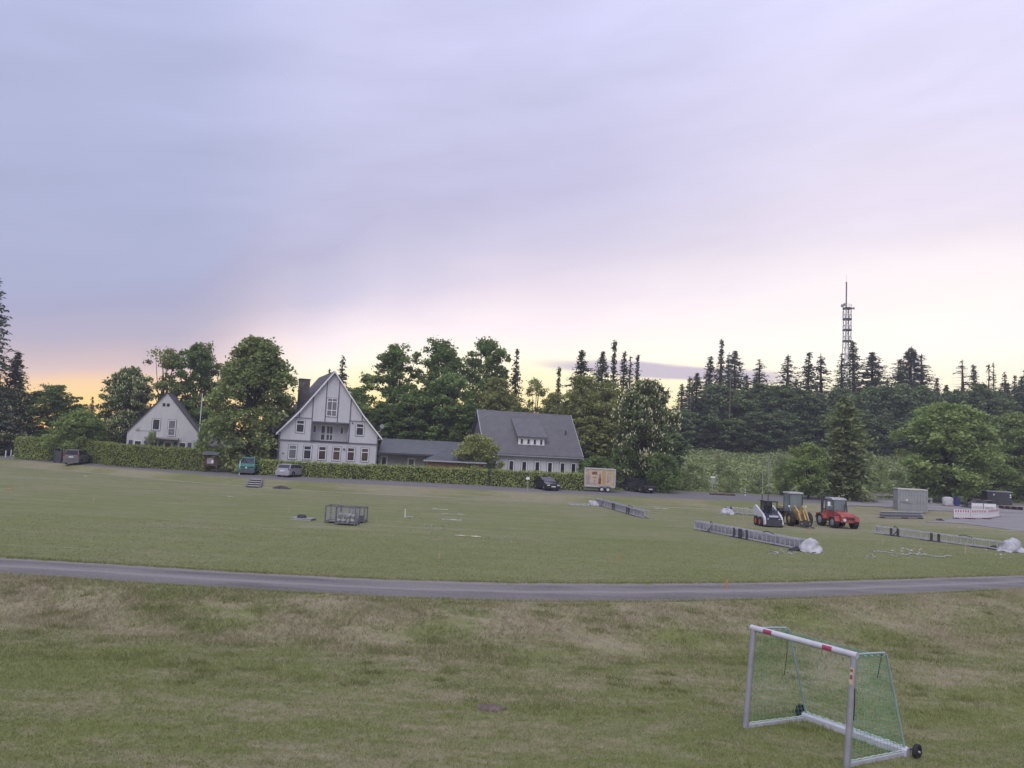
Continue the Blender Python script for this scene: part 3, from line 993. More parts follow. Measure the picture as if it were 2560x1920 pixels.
def proto(key):
    """the meshes of one kind of tree: (height, radius, trunk, crown, blossoms)"""
    if key in PROTO:
        return PROTO[key]
    fam, i = key
    s = 11 * i + sum(map(ord, fam))
    if fam == 'lime':
        g = (17, 6.0, *tree_meshes(s, 17, 6.0, 0.05, 0.9, 440, 80, 0.22, 0.145, L_LIME, 0.2, droop=0.9, open_=0.25))
    elif fam == 'dark':
        g = (19, 4.6, *tree_meshes(s, 19, 4.6, 0.06, 1.1, 260, 80, 0.22, 0.18, L_MID, 0.58, open_=0.15))
    elif fam == 'tall':
        g = (19, 4.6, *tree_meshes(s, 19, 4.6, 0.05, 1.3, 270, 80, 0.22, 0.165, L_MID, 0.66, open_=0.15))
    elif fam == 'thin':
        g = (17, 4.0, *tree_meshes(s, 17, 4.0, 0.2, 1.2, 66, 85, 0.2, 0.21, L_OLIVE, 0.62, open_=0.25))
    elif fam == 'birch':
        g = (15, 4.2, *tree_meshes(s, 15, 4.2, 0.06, 1.1, 250, 60, 0.19, 0.16, L_OLIVE, 0.55, open_=0.15))
    elif fam == 'chestnut':
        g = (13, 4.4, *tree_meshes(s, 13, 4.4, 0.03, 1.0, 280, 85, 0.22, 0.165, L_CHEST, 0.5, bloom=1500, open_=0.3))
    elif fam == 'bright':
        g = (10, 4.6, *tree_meshes(s, 10, 4.6, 0.10, 1.0, 220, 80, 0.18, 0.165, L_BRIGHT, 0.42, open_=0.3))
    elif fam == 'maple':
        g = (14, 6.2, *tree_meshes(s, 14, 6.2, 0.09, 1.0, 380, 95, 0.21, 0.15, L_BRIGHT, 0.42, open_=0.3))
    elif fam == 'wood':
        g = (15, 4.0, *tree_meshes(s, 15, 4.0, 0.02, 1.1, 110, 100, 0.29, 0.25, L_WOOD, 0.6, open_=0.3))
    elif fam == 'ball':
        g = (5, 3.2, *tree_meshes(s, 5, 3.2, 0.02, 1.0, 190, 80, 0.13, 0.17, L_OLIVE, 0.16, open_=0.3, trunk_r=0.06))
    elif fam == 'bush':
        g = (4, 2.6, *tree_meshes(s, 4, 2.6, 0.02, 1.2, 70, 85, 0.12, 0.24, L_MID, 0.45, open_=0.3, trunk_r=0.06))
    elif fam == 'weedbush':
        g = (2.2, 1.6, *tree_meshes(s, 2.2, 1.6, 0.02, 1.2, 30, 60, 0.10, 0.3, L_WEED, 0.45, open_=0.2, trunk_r=0.03))
    elif fam == 'spruce':
        g = (20, 3.3, *conifer_meshes(s, 20, 3.3, 0.12, 0.58, 9, L_FIR, 0.16, 0.5, prof=0.82, leaf=0.25, ragged=0.24))
    elif fam == 'bigspruce':
        g = (26, 4.5, *conifer_meshes(s, 26, 4.5, 0.05, 0.55, 11, L_FIR, 0.08, 0.6, prof=0.62, leaf=0.36))
    elif fam == 'sparse':
        g = (20, 3.3, *conifer_meshes(s, 20, 3.3, 0.2, 0.72, 8, L_FIR, 0.22, 0.7, ragged=0.26, prof=0.8, leaf=0.24))
    elif fam == 'spike':
        g = (22, 3.0, *conifer_meshes(s, 22, 3.0, 0.15, 0.58, 9, L_FIR, 0.18, 0.65, tip=0.12, ragged=0.28, prof=0.95, leaf=0.26))
    elif fam == 'bare':
        g = (20, 2.2, *conifer_meshes(s, 20, 2.2, 0.2, 0.6, 8, L_FIR, 0.2, 0.3, bare=0.6, ragged=0.4, leaf=0.24, prof=0.7))
    elif fam == 'crest':
        g = (20, 3.4, *conifer_meshes(s, 20, 3.4, 0.4, 0.5, 11, L_FIR, 0.16, 0.42, prof=0.74, leaf=0.25, ragged=0.24))
    elif fam == 'larch':
        g = (16, 3.4, *conifer_meshes(s, 16, 3.4, 0.15, 0.6, 8, L_FIRG, 0.25, 0.35, ragged=0.35, leaf=0.24))
    elif fam == 'column':
        g = (12, 3.0, *conifer_meshes(s, 12, 3.0, 0.04, 0.36, 13, L_FIRG, 0.05, 0.45, prof=0.5, leaf=0.3))
    PROTO[key] = g
    return g


_rt = random.Random(5)


def tree(name, label, cat, key, px, top, Y, hw, base_px=None, group=None, rz=None):
    """a tree standing at distance Y whose crown shows at photo column px, its tip at photo row top and its half-width hw photo pixels"""
    h0, r0, tr, cr, bl = proto(key)
    tip = at(px, top, Y)
    x = tip[0] + (0.05 * (tip[2] - 2)) * -0.0
    z = gz(x, Y)
    h = tip[2] - z
    R = hw * Y / F
    t = thing(name, label, cat, (x, Y, z - 0.05), _rt.uniform(0, 6.28) if rz is None else rz, group)
    t.scale = (R / r0, R / r0, h / h0)
    add('trunk', tr, t)
    add('crown', cr, t)
    if bl is not None:
        add('blossoms', bl, t)
    return t


K = 1.1573      # 2212-pixel view of the photograph -> photo pixels


def T_(name, label, cat, key, fx, ftop, Y, fhw, group=None):
    return tree(name, label, cat, key, fx * K, ftop * K, Y, fhw * K, group=group)


def hedge(name, label, pts, h0, h1, thick, seed, dens=95):
    """clipped hedge: a dense dark heart with a skin of leaves, along points on the ground"""
    rng = np.random.default_rng(seed)
    mb = MB()
    Vs = []
    for i in range(len(pts) - 1):
        a, b = Vector(pts[i]), Vector(pts[i + 1])
        d = b - a
        L = d.length
        d.normalize()
        nrm = Vector((d.y, -d.x, 0)).normalized()      # towards the viewer
        ha, hb = h0 + (h1 - h0) * i / (len(pts) - 1), h0 + (h1 - h0) * (i + 1) / (len(pts) - 1)
        off = nrm * (thick * 0.42)
        za, zb = Vector((0, 0, ha * 0.94)), Vector((0, 0, hb * 0.94))
        lo = Vector((0, 0, -0.15))
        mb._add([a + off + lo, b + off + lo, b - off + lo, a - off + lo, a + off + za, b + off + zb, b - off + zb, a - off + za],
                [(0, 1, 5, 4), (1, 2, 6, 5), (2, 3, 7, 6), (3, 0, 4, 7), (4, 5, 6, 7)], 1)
        n = int(L * (ha + hb) / 2 * dens)
        u, w = rng.random(n), rng.random(n)
        hh = ha + (hb - ha) * u + 0.05 * np.sin(u * L * 1.7 + i) + 0.04 * np.sin(u * L * 4.1)
        bulge = 0.06 * np.sin(u * L * 0.9 + 2 * w) + 0.05 * np.sin(u * L * 3.1 + 5 * w + i)
        A = np.array(a) + np.outer(u * L, np.array(d))
        P = A + np.outer(thick / 2 + bulge + rng.normal(0, 0.05, n), np.array(nrm))
        P[:, 2] += w * hh
        Vs.append((P, np.tile(np.array(nrm), (n, 1)) + rng.normal(0, 0.6, (n, 3))))
        m_ = int(L * thick * dens * 0.9)
        u, w = rng.random(m_), rng.uniform(-0.5, 0.5, m_)
        hh = ha + (hb - ha) * u + 0.05 * np.sin(u * L * 1.7 + i) + 0.04 * np.sin(u * L * 4.1)
        P = np.array(a) + np.outer(u * L, np.array(d)) + np.outer(w * thick, np.array(nrm))
        P[:, 2] += hh + rng.normal(0.0, 0.06, m_) + (rng.random(m_) < 0.06) * rng.random(m_) * 0.2
        Vs.append((P, np.tile((0, 0, 1.0), (m_, 1)) + rng.normal(0, 0.6, (m_, 3))))
        for e, sgn in ((a, -1), (b, 1)):
            m_ = int(thick * ha * dens)
            w, q = rng.uniform(-0.5, 0.5, m_), rng.random(m_)
            P = np.array(e) + np.outer(w * thick, np.array(nrm)) + np.outer(sgn * 0.1 + rng.normal(0, .05, m_), np.array(d))
            P[:, 2] += q * (ha if sgn < 0 else hb)
            Vs.append((P, np.tile(np.array(d) * sgn, (m_, 1)) + rng.normal(0, 0.6, (m_, 3))))
    P = np.concatenate([q[0] for q in Vs])
    N = np.concatenate([q[1] for q in Vs])
    V = leafset(P, 0.095, rng, N=N)
    nb = len(mb.v)
    allV = np.concatenate([np.array(mb.v), V])
    Q = np.concatenate([np.array(mb.f), np.arange(len(V)).reshape(-1, 4) + nb])
    mi = np.concatenate([np.ones(len(mb.f)), np.zeros(len(V) // 4)])
    tone = np.concatenate([np.zeros(len(mb.f)), rng.random(len(V) // 4) * .8])
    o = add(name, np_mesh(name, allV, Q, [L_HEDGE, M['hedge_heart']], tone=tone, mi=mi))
    return tagp(o, label, 'hedge')


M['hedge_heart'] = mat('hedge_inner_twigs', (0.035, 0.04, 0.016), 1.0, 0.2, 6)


def gp(px, py, back=0.0):
    p = on(px, py)
    p.y += back
    p.z = gz(p.x, p.y)
    return p


def hedge_px(name, label, pix, h0, h1, thick, seed):
    return hedge(name, label, [gp(q[0], q[1], thick / 2 + (q[2] if len(q) > 2 else 0)) for q in pix], h0, h1, thick, seed)

# ================================================================== HOUSES


def window(parent, u0, u1, z0, z1, v=0.0, cols=1, rows=(1.0,), glass='glass', trim='beam', fr=0.085, tw=0.07, name='window'):
    """casement: white frame (the part), dark surround and panes (its sub-parts), standing at depth v of a wall that faces -y"""
    f = MB()
    f.box(u0, u1, v - 0.07, v, z0, z0 + fr).box(u0, u1, v - 0.07, v, z1 - fr, z1)
    f.box(u0, u0 + fr, v - 0.068, v, z0 + fr, z1 - fr).box(u1 - fr, u1, v - 0.068, v, z0 + fr, z1 - fr)
    us = [u0 + fr + (u1 - u0 - 2 * fr) * i / cols for i in range(cols + 1)]
    for u in us[1:-1]:
        f.box(u - 0.035, u + 0.035, v - 0.062, v - 0.002, z0 + fr, z1 - fr)
    zs = [z0 + fr]
    tot = sum(rows)
    for r in rows:
        zs.append(zs[-1] + (z1 - z0 - 2 * fr) * r / tot)
    for z in zs[1:-1]:
        f.box(u0 + fr, u1 - fr, v - 0.058, v - 0.004, z - 0.045, z + 0.045)
    o = f.build(name, M['frame'], parent)
    if trim:
        t = MB()
        t.box(u0 - tw, u0 - 0.002, v - 0.035, v + 0.001, z0 - tw, z1 + tw).box(u1 + 0.002, u1 + tw, v - 0.035, v + 0.001, z0 - tw, z1 + tw)
        t.box(u0 - 0.002, u1 + 0.002, v - 0.033, v + 0.001, z1 + 0.002, z1 + tw).box(u0 - 0.002, u1 + 0.002, v - 0.045, v + 0.001, z0 - tw, z0 - 0.002)
        t.build('surround', M[trim], o)
    for i in range(cols):
        for j in range(len(rows)):
            MB().box(us[i] + 0.036, us[i + 1] - 0.036, v - 0.03, v - 0.012, zs[j] + 0.046, zs[j + 1] - 0.046).build('pane', M[glass], o)
    return o


def house_at(name, label, cat, px, py, Y, rz):
    p = at(px, py, Y)
    return thing(name, label, cat, (p[0], Y, gz(p[0], Y)), rad(rz))


def gable_roof(parent, pts, v0, v1, th, m, over=0.0):
    """roof of two slopes; pts run from ridge to eave in (u, z)"""
    mb = MB()
    for s in (-1, 1):
        prof = [(s * u, z) for u, z in pts] + [(s * u, z - th) for u, z in reversed(pts)]
        mb.prism(prof if s < 0 else prof[::-1], 'y', v0, v1)
    return mb.build('roof', M[m], parent)


# ---- the tall white house with timbered gable
hm = house_at('gabled_house', 'tall white house with grey timbered gable, recessed balcony and wide chimney', 'house', 818, 1184, 97.0, 23)
RP = [(0, 13.25), (4.04, 7.85), (6.65, 4.95)]
roof_z = lambda u: np.interp(abs(u), [q[0] for q in RP], [q[1] for q in RP]) - 0.2
WB = MB()
WB.box(-6.2, 6.2, 0, 12.0, -0.6, 4.1)
for s in (-1, 1):
    pr = [(s * 2.37, 4.1), (s * 6.2, 4.1), (s * 6.2, roof_z(6.2)), (s * 4.04, roof_z(4.04)), (s * 2.37, roof_z(2.37))]
    WB.prism(pr if s > 0 else pr[::-1], 'y', -0.10, 1.3)
WB.prism([(-2.37, 6.6), (2.37, 6.6), (2.37, roof_z(2.37)), (0, roof_z(0)), (-2.37, roof_z(2.37))], 'y', -0.14, 1.3)
WB.prism([(-6.2, 4.1), (6.2, 4.1), (6.2, roof_z(6.2)), (4.04, roof_z(4.04)), (0, roof_z(0)), (-4.04, roof_z(4.04)), (-6.2, roof_z(6.2))], 'y', 1.3, 12.0)
WB.build('wall', M['wall'], hm)
rf = gable_roof(hm, RP, -0.5, 12.4, 0.2, 'roof_main')
MB().box(-3.75, -2.45, 3.2, 4.4, 8.0, 12.1).build('chimney', M['chimney'], rf)
_c = MB()
_c.box(-3.82, -2.38, 3.13, 4.47, 12.1, 12.22)
_c.build('chimney_cap', M['dark_metal'], rf)
for s in (-1, 1):
    g = MB()
    for (ua, za), (ub, zb) in zip(RP[:-1], RP[1:]):
        g._add([(s * ua, -0.56, za + .02), (s * ub, -0.56, zb + .02), (s * ub, -0.56, zb - .24), (s * ua, -0.56, za - .24),
                (s * ua, -0.502, za + .02), (s * ub, -0.502, zb + .02), (s * ub, -0.502, zb - .24), (s * ua, -0.502, za - .24)],
               [(0, 1, 2, 3), (7, 6, 5, 4), (0, 4, 5, 1), (3, 2, 6, 7), (0, 3, 7, 4), (1, 5, 6, 2)])
    g.build('bargeboard', M['frame'], hm)
for u, za, zb, v in ((-.78, 6.72, roof_z(.78), -.14), (.78, 6.72, roof_z(.78), -.14), (-2.37, 4.1, roof_z(2.37), -.14), (2.37, 4.1, roof_z(2.37), -.14),
                     (-3.95, 7.07, roof_z(3.95), -.10), (3.95, 7.07, roof_z(3.95), -.10), (-6.13, -.2, 5.2, -.10), (6.13, -.2, 5.2, -.10)):
    MB().box(u - .065, u + .065, v - .035, v + .002, za, zb - .05).build('beam', M['beam'], hm)
for ua, ub, z, v in ((-2.30, 2.30, 6.66, -.14), (-4.65, -2.44, 7.0, -.10), (2.44, 4.65, 7.0, -.10), (-6.05, -2.44, 4.17, -.10), (2.44, 6.05, 4.17, -.10)):
    MB().box(ua, ub, v - .032, v + .002, z - .06, z + .06).build('beam', M['beam'], hm)
_b = MB()
_b.box(-2.37, 2.37, -0.12, 1.3, 4.1, 4.28)
_b.build('balcony_floor', M['dark_metal'], hm)
_b = MB()
_b.bar((-2.3, -.05, 5.25), (2.3, -.05, 5.25), .05, .05)
for i in range(3):
    _b.bar((-2.3, -.05, 4.5 + .25 * i), (2.3, -.05, 4.5 + .25 * i), .014, .014)
for u in (-2.28, -1.15, 0, 1.15, 2.28):
    _b.bar((u, -.05, 4.28), (u, -.05, 5.23), .035, .035)
_b.build('balcony_railing', M['metal'], hm)
for i, u in enumerate((-4.45, -2.64, -.81, .99, 2.81, 4.62)):
    window(hm, u - .5, u + .5, 1.85, 3.6, 0, 1, (1.9, 0.8), ('glass_grey', 'glass', 'glass_red', 'glass_warm', 'glass_red', 'glass_warm')[i])
for u in (-3.75, 3.75):
    window(hm, u - .52, u + .52, 5.15, 6.75, -.10, 1, (1.8, .8), 'glass')
window(hm, -.66, .66, 7.4, 9.75, -.14, 2, (1.4, 2.2, .7), 'glass_grey')
window(hm, -1.0, -.35, 4.3, 6.3, 1.3, 1, (1, 1.4), 'glass', None, name='balcony_door')
window(hm, -.30, .62, 4.3, 6.3, 1.3, 2, (1, 1.4), 'glass', None, name='balcony_door')
window(hm, -2.0, -1.5, 5.2, 6.25, 1.3, 1, (1,), 'glass', None)
window(hm, 1.45, 1.95, 5.2, 6.25, 1.3, 1, (1,), 'glass', None)
_s = MB()
_s.disc((1.9, -.08, 3.35), .11, .16)
_s.build('wall_lamp', M['dark_metal'], hm)
_s = MB()
_s.disc((2.75, -.16, 6.75), .10, .14)
_s.build('wall_lamp', M['dark_metal'], hm)
_d = MB()
_d.tube([(6.5, 3.5, 5.5), (7.3, 3.3, 6.0), (7.35, 3.2, 6.6)], .05, 6)
_d.rings([[(7.35 + r * math.cos(a), 3.0 - d, 6.6 + r * math.sin(a)) for a in np.linspace(0, 2 * math.pi, 13)[:-1]] for r, d in ((.05, 0), (.22, .05), (.3, .12))])
_d.build('satellite_dish', M['metal'], hm)
_d = MB()
_d.box(6.25, 6.45, -.4, 12.2, 4.75, 4.9)
_d.build('gutter', M['metal'], hm)
MB().box(-6.45, -6.25, -.4, 12.2, 4.75, 4.9).build('gutter', M['metal'], hm)
_d = MB()
_d.box(-.35, 1.0, -.9, -.01, 1.45, 1.55)
_d.box(-.3, -.2, -.8, -.7, -.2, 1.45).box(.85, .95, -.8, -.7, -.2, 1.45)
_d.build('porch_roof', M['roof_shed'], hm)

# ---- the small white gabled house behind the tall hedge
hl = house_at('cottage', 'small white gabled cottage with blue shutters behind the tall hedge', 'house', 403, 1162, 100.0, 18)
RL = [(0, 9.75), (4.75, 3.95)]
rl = lambda u: np.interp(abs(u), [0, 4.75], [9.75, 3.95]) - .18
w_ = MB()
w_.prism([(-4.35, -.8), (4.35, -.8), (4.35, rl(4.35)), (0, rl(0)), (-4.35, rl(4.35))], 'y', 0, 9.5)
w_.build('wall', M['wall3'], hl)
gable_roof(hl, RL, -.12, 9.8, .18, 'roof_main')
window(hl, -1.5, -.55, 4.6, 6.1, 0, 1, (1,), 'glass', 'beam')
window(hl, .42, 1.35, 3.95, 6.05, 0, 1, (1, 1.2), 'glass_grey', 'beam', name='balcony_door')
_b = MB()
_b.box(-2.2, 1.85, -1.1, 0, 3.5, 3.72)
_b.build('balcony_slab', M['concrete'], hl)
_b = MB()
for z in (4.1, 4.5, 4.9):
    _b.bar((.2, -1.05, z), (1.8, -1.05, z), .03, .03)
for u in (.2, 1.0, 1.8):
    _b.bar((u, -1.05, 3.7), (u, -1.05, 4.92), .035, .035)
_b.build('balcony_railing', M['metal'], hl)
for u in (-3.0, -1.1, .6, 2.35):
    window(hl, u - .45, u + .45, 1.7, 3.2, 0, 1, (1,), 'glass_warm' if u == .6 else 'glass', None)
for u in (-3.85, -2.05, -.25, 1.5, 3.2):
    MB().box(u - .22, u + .22, -.06, -.002, 1.7, 3.2).build('shutter', M['blue_shutter'], hl)
for u in (-.3, .22):
    MB().box(u - .17, u + .17, -.04, -.002, 7.8, 8.2).build('attic_vent', M['glass'], hl)
_b = MB()
_b.bar((-3.2, -.05, 4.5), (-1.7, -.05, 4.5), .03, .03)
for a in range(6):
    _b.bar((-3.2, -.05, 4.6), (-3.2 + .28 * math.cos(a * 1.05), -.05, 4.6 + .28 * math.sin(a * 1.05)), .05, .03)
_b.build('star_ornament', M['metal'], hl)

# ---- the long white house under a big grey roof
hr = house_at('long_house', 'white house under a large grey roof with a wide four-window dormer', 'house', 1331, 1212, 100.0, 16)
RR = [(0, 9.5), (5.45, 3.65)]
w_ = MB()
w_.prism([(0.0, -.6), (9.9, -.6), (9.9, 3.9), (4.95, 9.2), (0.0, 3.9)], 'x', -6.35, 6.35)
w_.build('wall', M['wall2'], hr)
mb = MB()
th = .2
mb.prism([(4.95, 9.5), (4.95, 9.5 - th - .1), (-.45, 3.55), (-.45, 3.75)], 'x', -6.75, 6.75)
mb.prism([(4.95, 9.5), (10.35, 3.75), (10.35, 3.55), (4.95, 9.5 - th - .1)], 'x', -6.75, 6.75)
rr = mb.build('roof', M['roof_grey'], hr)
rz = lambda v: 3.75 + (v + .45) * (9.5 - 3.75) / 5.4
MB().prism([(0.12, 3.9), (9.78, 3.9), (4.95, 9.05)], 'x', -6.41, -6.352).build('gable_cladding', M['chimney'], hr)
# dormer
mb = MB()
mb.prism([(.75, rz(.75) - .3), (.75, 6.0), (1.2, 6.1), (3.6, rz(3.6) - .1), (3.6, rz(3.6) - .6)], 'x', -1.95, 1.65)
do = mb.build('dormer', M['frame'], hr)
mb = MB()
mb.prism([(.45, 5.97), (.45, 6.12), (4.0, rz(4.0) + .12), (4.0, rz(4.0) - .03)], 'x', -2.2, 1.95)
mb.build('dormer_roof', M['roof_grey'], do)
for s, u in ((-1, -1.97), (1, 1.67)):
    MB().prism([(.9, rz(.9) + .02), (.9, 5.95), (3.4, rz(3.4) - .05)], 'x', u - .02, u + .02).build('dormer_cheek', M['roof_grey'], do)
for u in (-1.5, -.57, .3, 1.2):
    window(do, u - .23, u + .23, 5.05, 5.85, .75, 1, (1,), 'glass', None, fr=.05)
for u in (-5.35, -3.0, -1.25, .55, 2.3, 4.05, 5.6):
    window(hr, u - .4, u + .4, 1.35, 2.95, 0, 1, (1,), 'glass', 'beam', fr=.12)
MB().box(-6.7, 6.7, -.60, -.46, 3.5, 3.62).build('gutter', M['metal'], hr)
_p = MB()
_p.tube([(6.2, -.08, 0), (6.2, -.08, 3.3), (6.1, -.5, 3.5)], .05, 6)
_p.build('downpipe', M['metal'], hr)
_p = MB()
_p.tube([(5.15, 2.3, rz(2.3) - .1), (5.15, 2.3, rz(2.3) + .55)], .11, 8)
_p.build('vent_pipe', M['dark_metal'], rr)
for s in (-1, 1):
    _p = MB()
    u = s * 6.78
    _p._add([(u - .04, -.47, 3.5), (u + .04, -.47, 3.5), (u + .04, -.47, 3.8), (u - .04, -.47, 3.8), (u - .04, 4.95, 9.25), (u + .04, 4.95, 9.25), (u + .04, 4.95, 9.55), (u - .04, 4.95, 9.55)],
            [(0, 1, 2, 3), (7, 6, 5, 4), (0, 4, 5, 1), (1, 5, 6, 2), (2, 6, 7, 3), (3, 7, 4, 0)])
    _p.build('bargeboard', M['metal'], hr)
window(hr, -6.0, -5.9, 1.0, 1.1, 0, 1, (1,), 'glass', None, fr=.02) if False else None

# ---- low connecting wing
pa, pb = at(942, 1190, 100.0), at(1165, 1203, 101.0)
wv = thing('connecting_wing', 'long low grey-roofed wing with dark posts linking the two white houses', 'building', (pa[0], 100.0, .85), math.atan2(1.0, pb[0] - pa[0]))
WL = float(pb[0] - pa[0])
MB().box(0, WL, 1.2, 8.2, -.5, 3.2).build('wall', M['wing'], wv)
mb = MB()
mb.prism([(-.25, 3.0), (-.25, 3.16), (4.7, 5.0), (9.2, 3.2), (9.2, 3.0), (4.7, 4.8)], 'x', .05, WL)
mb.build('roof', M['roof_wing'], wv)
MB().box(.05, WL, -.36, -.26, 2.92, 3.1).build('gutter', M['dark_metal'], wv)
for u in (3.2, 6.2, 9.1):
    MB().box(u - .07, u + .07, .1, .24, -.3, 2.98).build('post', M['dark_metal'], wv)
for u in (.7,):
    window(wv, u - .35, u + .4, .1, 2.6, 1.2, 1, (1,), 'glass', 'frame', name='side_door')
for u in (4.3, 7.5, 10.4):
    window(wv, u - .42, u + .42, 1.1, 2.5, 1.2, 1, (1,), 'glass_grey', 'frame')

# ---- shed with a hipped felt roof
p0 = at(1136, 1206, 92.6)
sh = thing('garden_shed', 'wooden shed with low hipped felt roof behind the clipped hedge', 'shed', (p0[0], 92.6, .82), rad(6))
sh.scale = (1, 1, 1.16)
MB().box(-3.4, 3.3, .35, 4.2, -.4, 2.2).build('wall', M['wood'], sh)
for i in range(22):
    u = -3.4 + i * .305
    MB().box(u + .01, u + .285, .31, .348, -.3, 2.15).build('plank', M['wood'], sh)
mb = MB()
mb._add([(-3.85, -.1, 2.2), (3.75, -.1, 2.2), (3.75, 4.7, 2.2), (-3.85, 4.7, 2.2), (-1.0, 2.3, 3.5), (1.1, 2.3, 3.5)],
        [(0, 1, 5, 4), (1, 2, 5), (2, 3, 4, 5), (3, 0, 4), (3, 2, 1, 0)])
mb.build('roof', M['roof_shed'], sh)
MB().box(-3.9, 3.8, -.2, -.105, 2.1, 2.24).build('gutter', M['metal'], sh)

# ---- low grey outbuilding glimpsed beside the cottage
p0 = at(508, 1165, 108)
ob = thing('outbuilding', 'low grey-roofed outbuilding glimpsed between the cottage and the great lime tree', 'building', (p0[0], 108, gz(p0[0], 108)), rad(14))
MB().box(-3, 3, 0, 4, -.4, 2.6).build('wall', M['wall3'], ob)
mb = MB()
mb.prism([(-.3, 2.5), (-.3, 2.65), (2.0, 4.4), (4.3, 2.65), (4.3, 2.5), (2.0, 4.25)], 'x', -3.3, 3.3)
mb.build('roof', M['roof_grey'], ob)

# ================================================================== HAZE
hz = MB().box(-440, 440, -75, 440, -2.5, 72)
hm_ = bpy.data.materials.new('evening_haze')
hm_.use_nodes = True
_T = NT(hm_.node_tree)
_v = _T.n('ShaderNodeVolumePrincipled', Color=(0.86, 0.86, 0.95), Density=HAZE)
_v.inputs['Anisotropy'].default_value = 0.2
_T.n('ShaderNodeOutputMaterial', Volume=_v.outputs[0])
hz = hz.build('haze', hm_)
hz['kind'] = 'stuff'

# ================================================================== HEDGES
hedge_px('hedge', 'tallest clipped hedge with a rounded top beside the lamp post', [(38, 1147), (110, 1152, .4), (182, 1159, 2.4)], 2.85, 3.05, 1.6, 1)
hedge_px('hedge', 'long clipped hedge in front of the cottage with blue shutters', [(184, 1159, 2.4), (236, 1162.5, 2.0), (262, 1164, .6), (300, 1166), (400, 1172), (512, 1179)], 2.75, 2.55, 1.3, 2)
hedge_px('hedge', 'short clipped hedge in front of the timbered gable behind the silver car', [(648, 1187), (780, 1193), (912, 1199)], 1.7, 1.65, 1.2, 3)
hedge_px('hedge', 'longest low hedge in front of the wing and the wooden shed', [(918, 1199), (1060, 1206), (1218, 1214)], 1.7, 1.8, 1.2, 4)
hedge_px('hedge', 'low hedge in front of the dormer house behind the black hatchback', [(1231, 1215), (1340, 1221), (1456, 1227)], 1.8, 1.95, 1.2, 5)
_g = gp(1224, 1214, .1)
gt = thing('gate_pillar', 'dark pillar box in the gap between two low hedges', 'pillar', _g)
MB().box(-.22, .22, 0, .4, -.1, 1.75).build('body', M['dark_box'], gt)
MB().box(-.26, .26, -.05, .45, 1.75, 1.85).build('cap', M['dark_metal'], gt)
_g = gp(145, 1157, -.12)
gt = thing('garden_gate', 'dark narrow garden gate set in the tallest hedge beside the grey van', 'gate', _g, rad(-20))
for u in (-.55, .55):
    MB().box(u - .07, u + .07, -.07, .07, -.1, 2.0).build('post', M['dark_metal'], gt)
MB().box(-.48, .48, -.03, .03, .1, 1.5).build('door_leaf', M['dark_box'], gt)

# ================================================================== TREES
T_('tall_spruce', 'tallest drooping spruce, cut by the picture edge behind the flowering chestnut', 'tree', ('bigspruce', 1), -8, 585, 108, 100)
T_('spruce', 'dark pointed spruce beside the tallest drooping spruce', 'tree', ('bigspruce', 2), 42, 758, 112, 62)
T_('chestnut', 'broad flowering chestnut beyond the end of the tallest hedge', 'tree', ('chestnut', 1), 20, 842, 111, 76)
T_('dark_tree', 'dark round tree beside the pointed spruce, over the tallest hedge', 'tree', ('dark', 1), 122, 832, 114, 56)
T_('dark_tree', 'lower dark tree with ragged top next to the bright green tree', 'tree', ('dark', 2), 168, 872, 116, 34)
T_('spruce', 'tiny far spruce showing in the sunset gap', 'tree', ('spruce', 3), 202, 856, 150, 30)
T_('bright_tree', 'bright green bushy tree right behind the tallest hedge', 'tree', ('bright', 1), 176, 888, 101, 60)
T_('chestnut', 'flowering chestnut with a domed crown beside the cottage gable', 'tree', ('chestnut', 2), 282, 798, 107, 62)
T_('thin_tree', 'sparse see-through tree above the cottage gable', 'tree', ('thin', 1), 362, 752, 113, 52)
T_('tall_tree', 'tall leafy tree between the cottage and the great lime tree', 'tree', ('tall', 1), 428, 742, 114, 54)
T_('thin_tree', 'thin-topped tree joining the great lime tree to its tall neighbour', 'tree', ('thin', 2), 478, 788, 116, 44)
T_('dark_tree', 'low dark tree directly behind the flagpole', 'tree', ('dark', 3), 440, 880, 112, 48)
T_('dark_tree', 'low dark tree behind the roof of the cottage', 'tree', ('dark', 2), 350, 880, 118, 50)
T_('lime_tree', 'great leafy lime tree hanging over the teal van', 'tree', ('lime', 1), 559, 732, 96.0, 107)
T_('spruce', 'spruce rising behind the timbered gable', 'tree', ('spruce', 2), 742, 768, 122, 62)
T_('spruce', 'slim spruce tip beside the wide chimney', 'tree', ('spruce', 1), 710, 794, 124, 32)
T_('dark_tree', 'dark leafy tree under the spruce behind the timbered gable', 'tree', ('dark', 1), 772, 838, 118, 42)
T_('tall_tree', 'tall round-topped tree standing alone against the brightest glow', 'tree', ('tall', 2), 858, 745, 116, 64)
T_('tall_tree', 'broad tall tree, one of a pair of round tops above the wing', 'tree', ('tall', 1), 962, 736, 118, 62)
T_('tall_tree', 'dense round-topped tree of the pair, nearer the dormer house ridge', 'tree', ('tall', 3), 1054, 734, 121, 56)
T_('dark_tree', 'dark lower tree filling the gap over the wing roof', 'tree', ('dark', 2), 895, 842, 112, 58)
T_('dark_tree', 'green bulky tree in front of the pair of round tops', 'tree', ('dark', 3), 968, 808, 112, 62)
T_('bright_tree', 'lighter green domed tree above the ridge of the grey roof', 'tree', ('birch', 1), 1074, 818, 112, 62)
T_('dark_tree', 'shady tree between gable wall and wing roof', 'tree', ('dark', 1), 830, 868, 112, 44)
T_('dark_tree', 'dark tree behind the gable end of the dormer house', 'tree', ('dark', 1), 1010, 875, 110, 50)
T_('spruce', 'single spruce beside the pair of round-topped trees', 'tree', ('spruce', 3), 1117, 752, 122, 52)
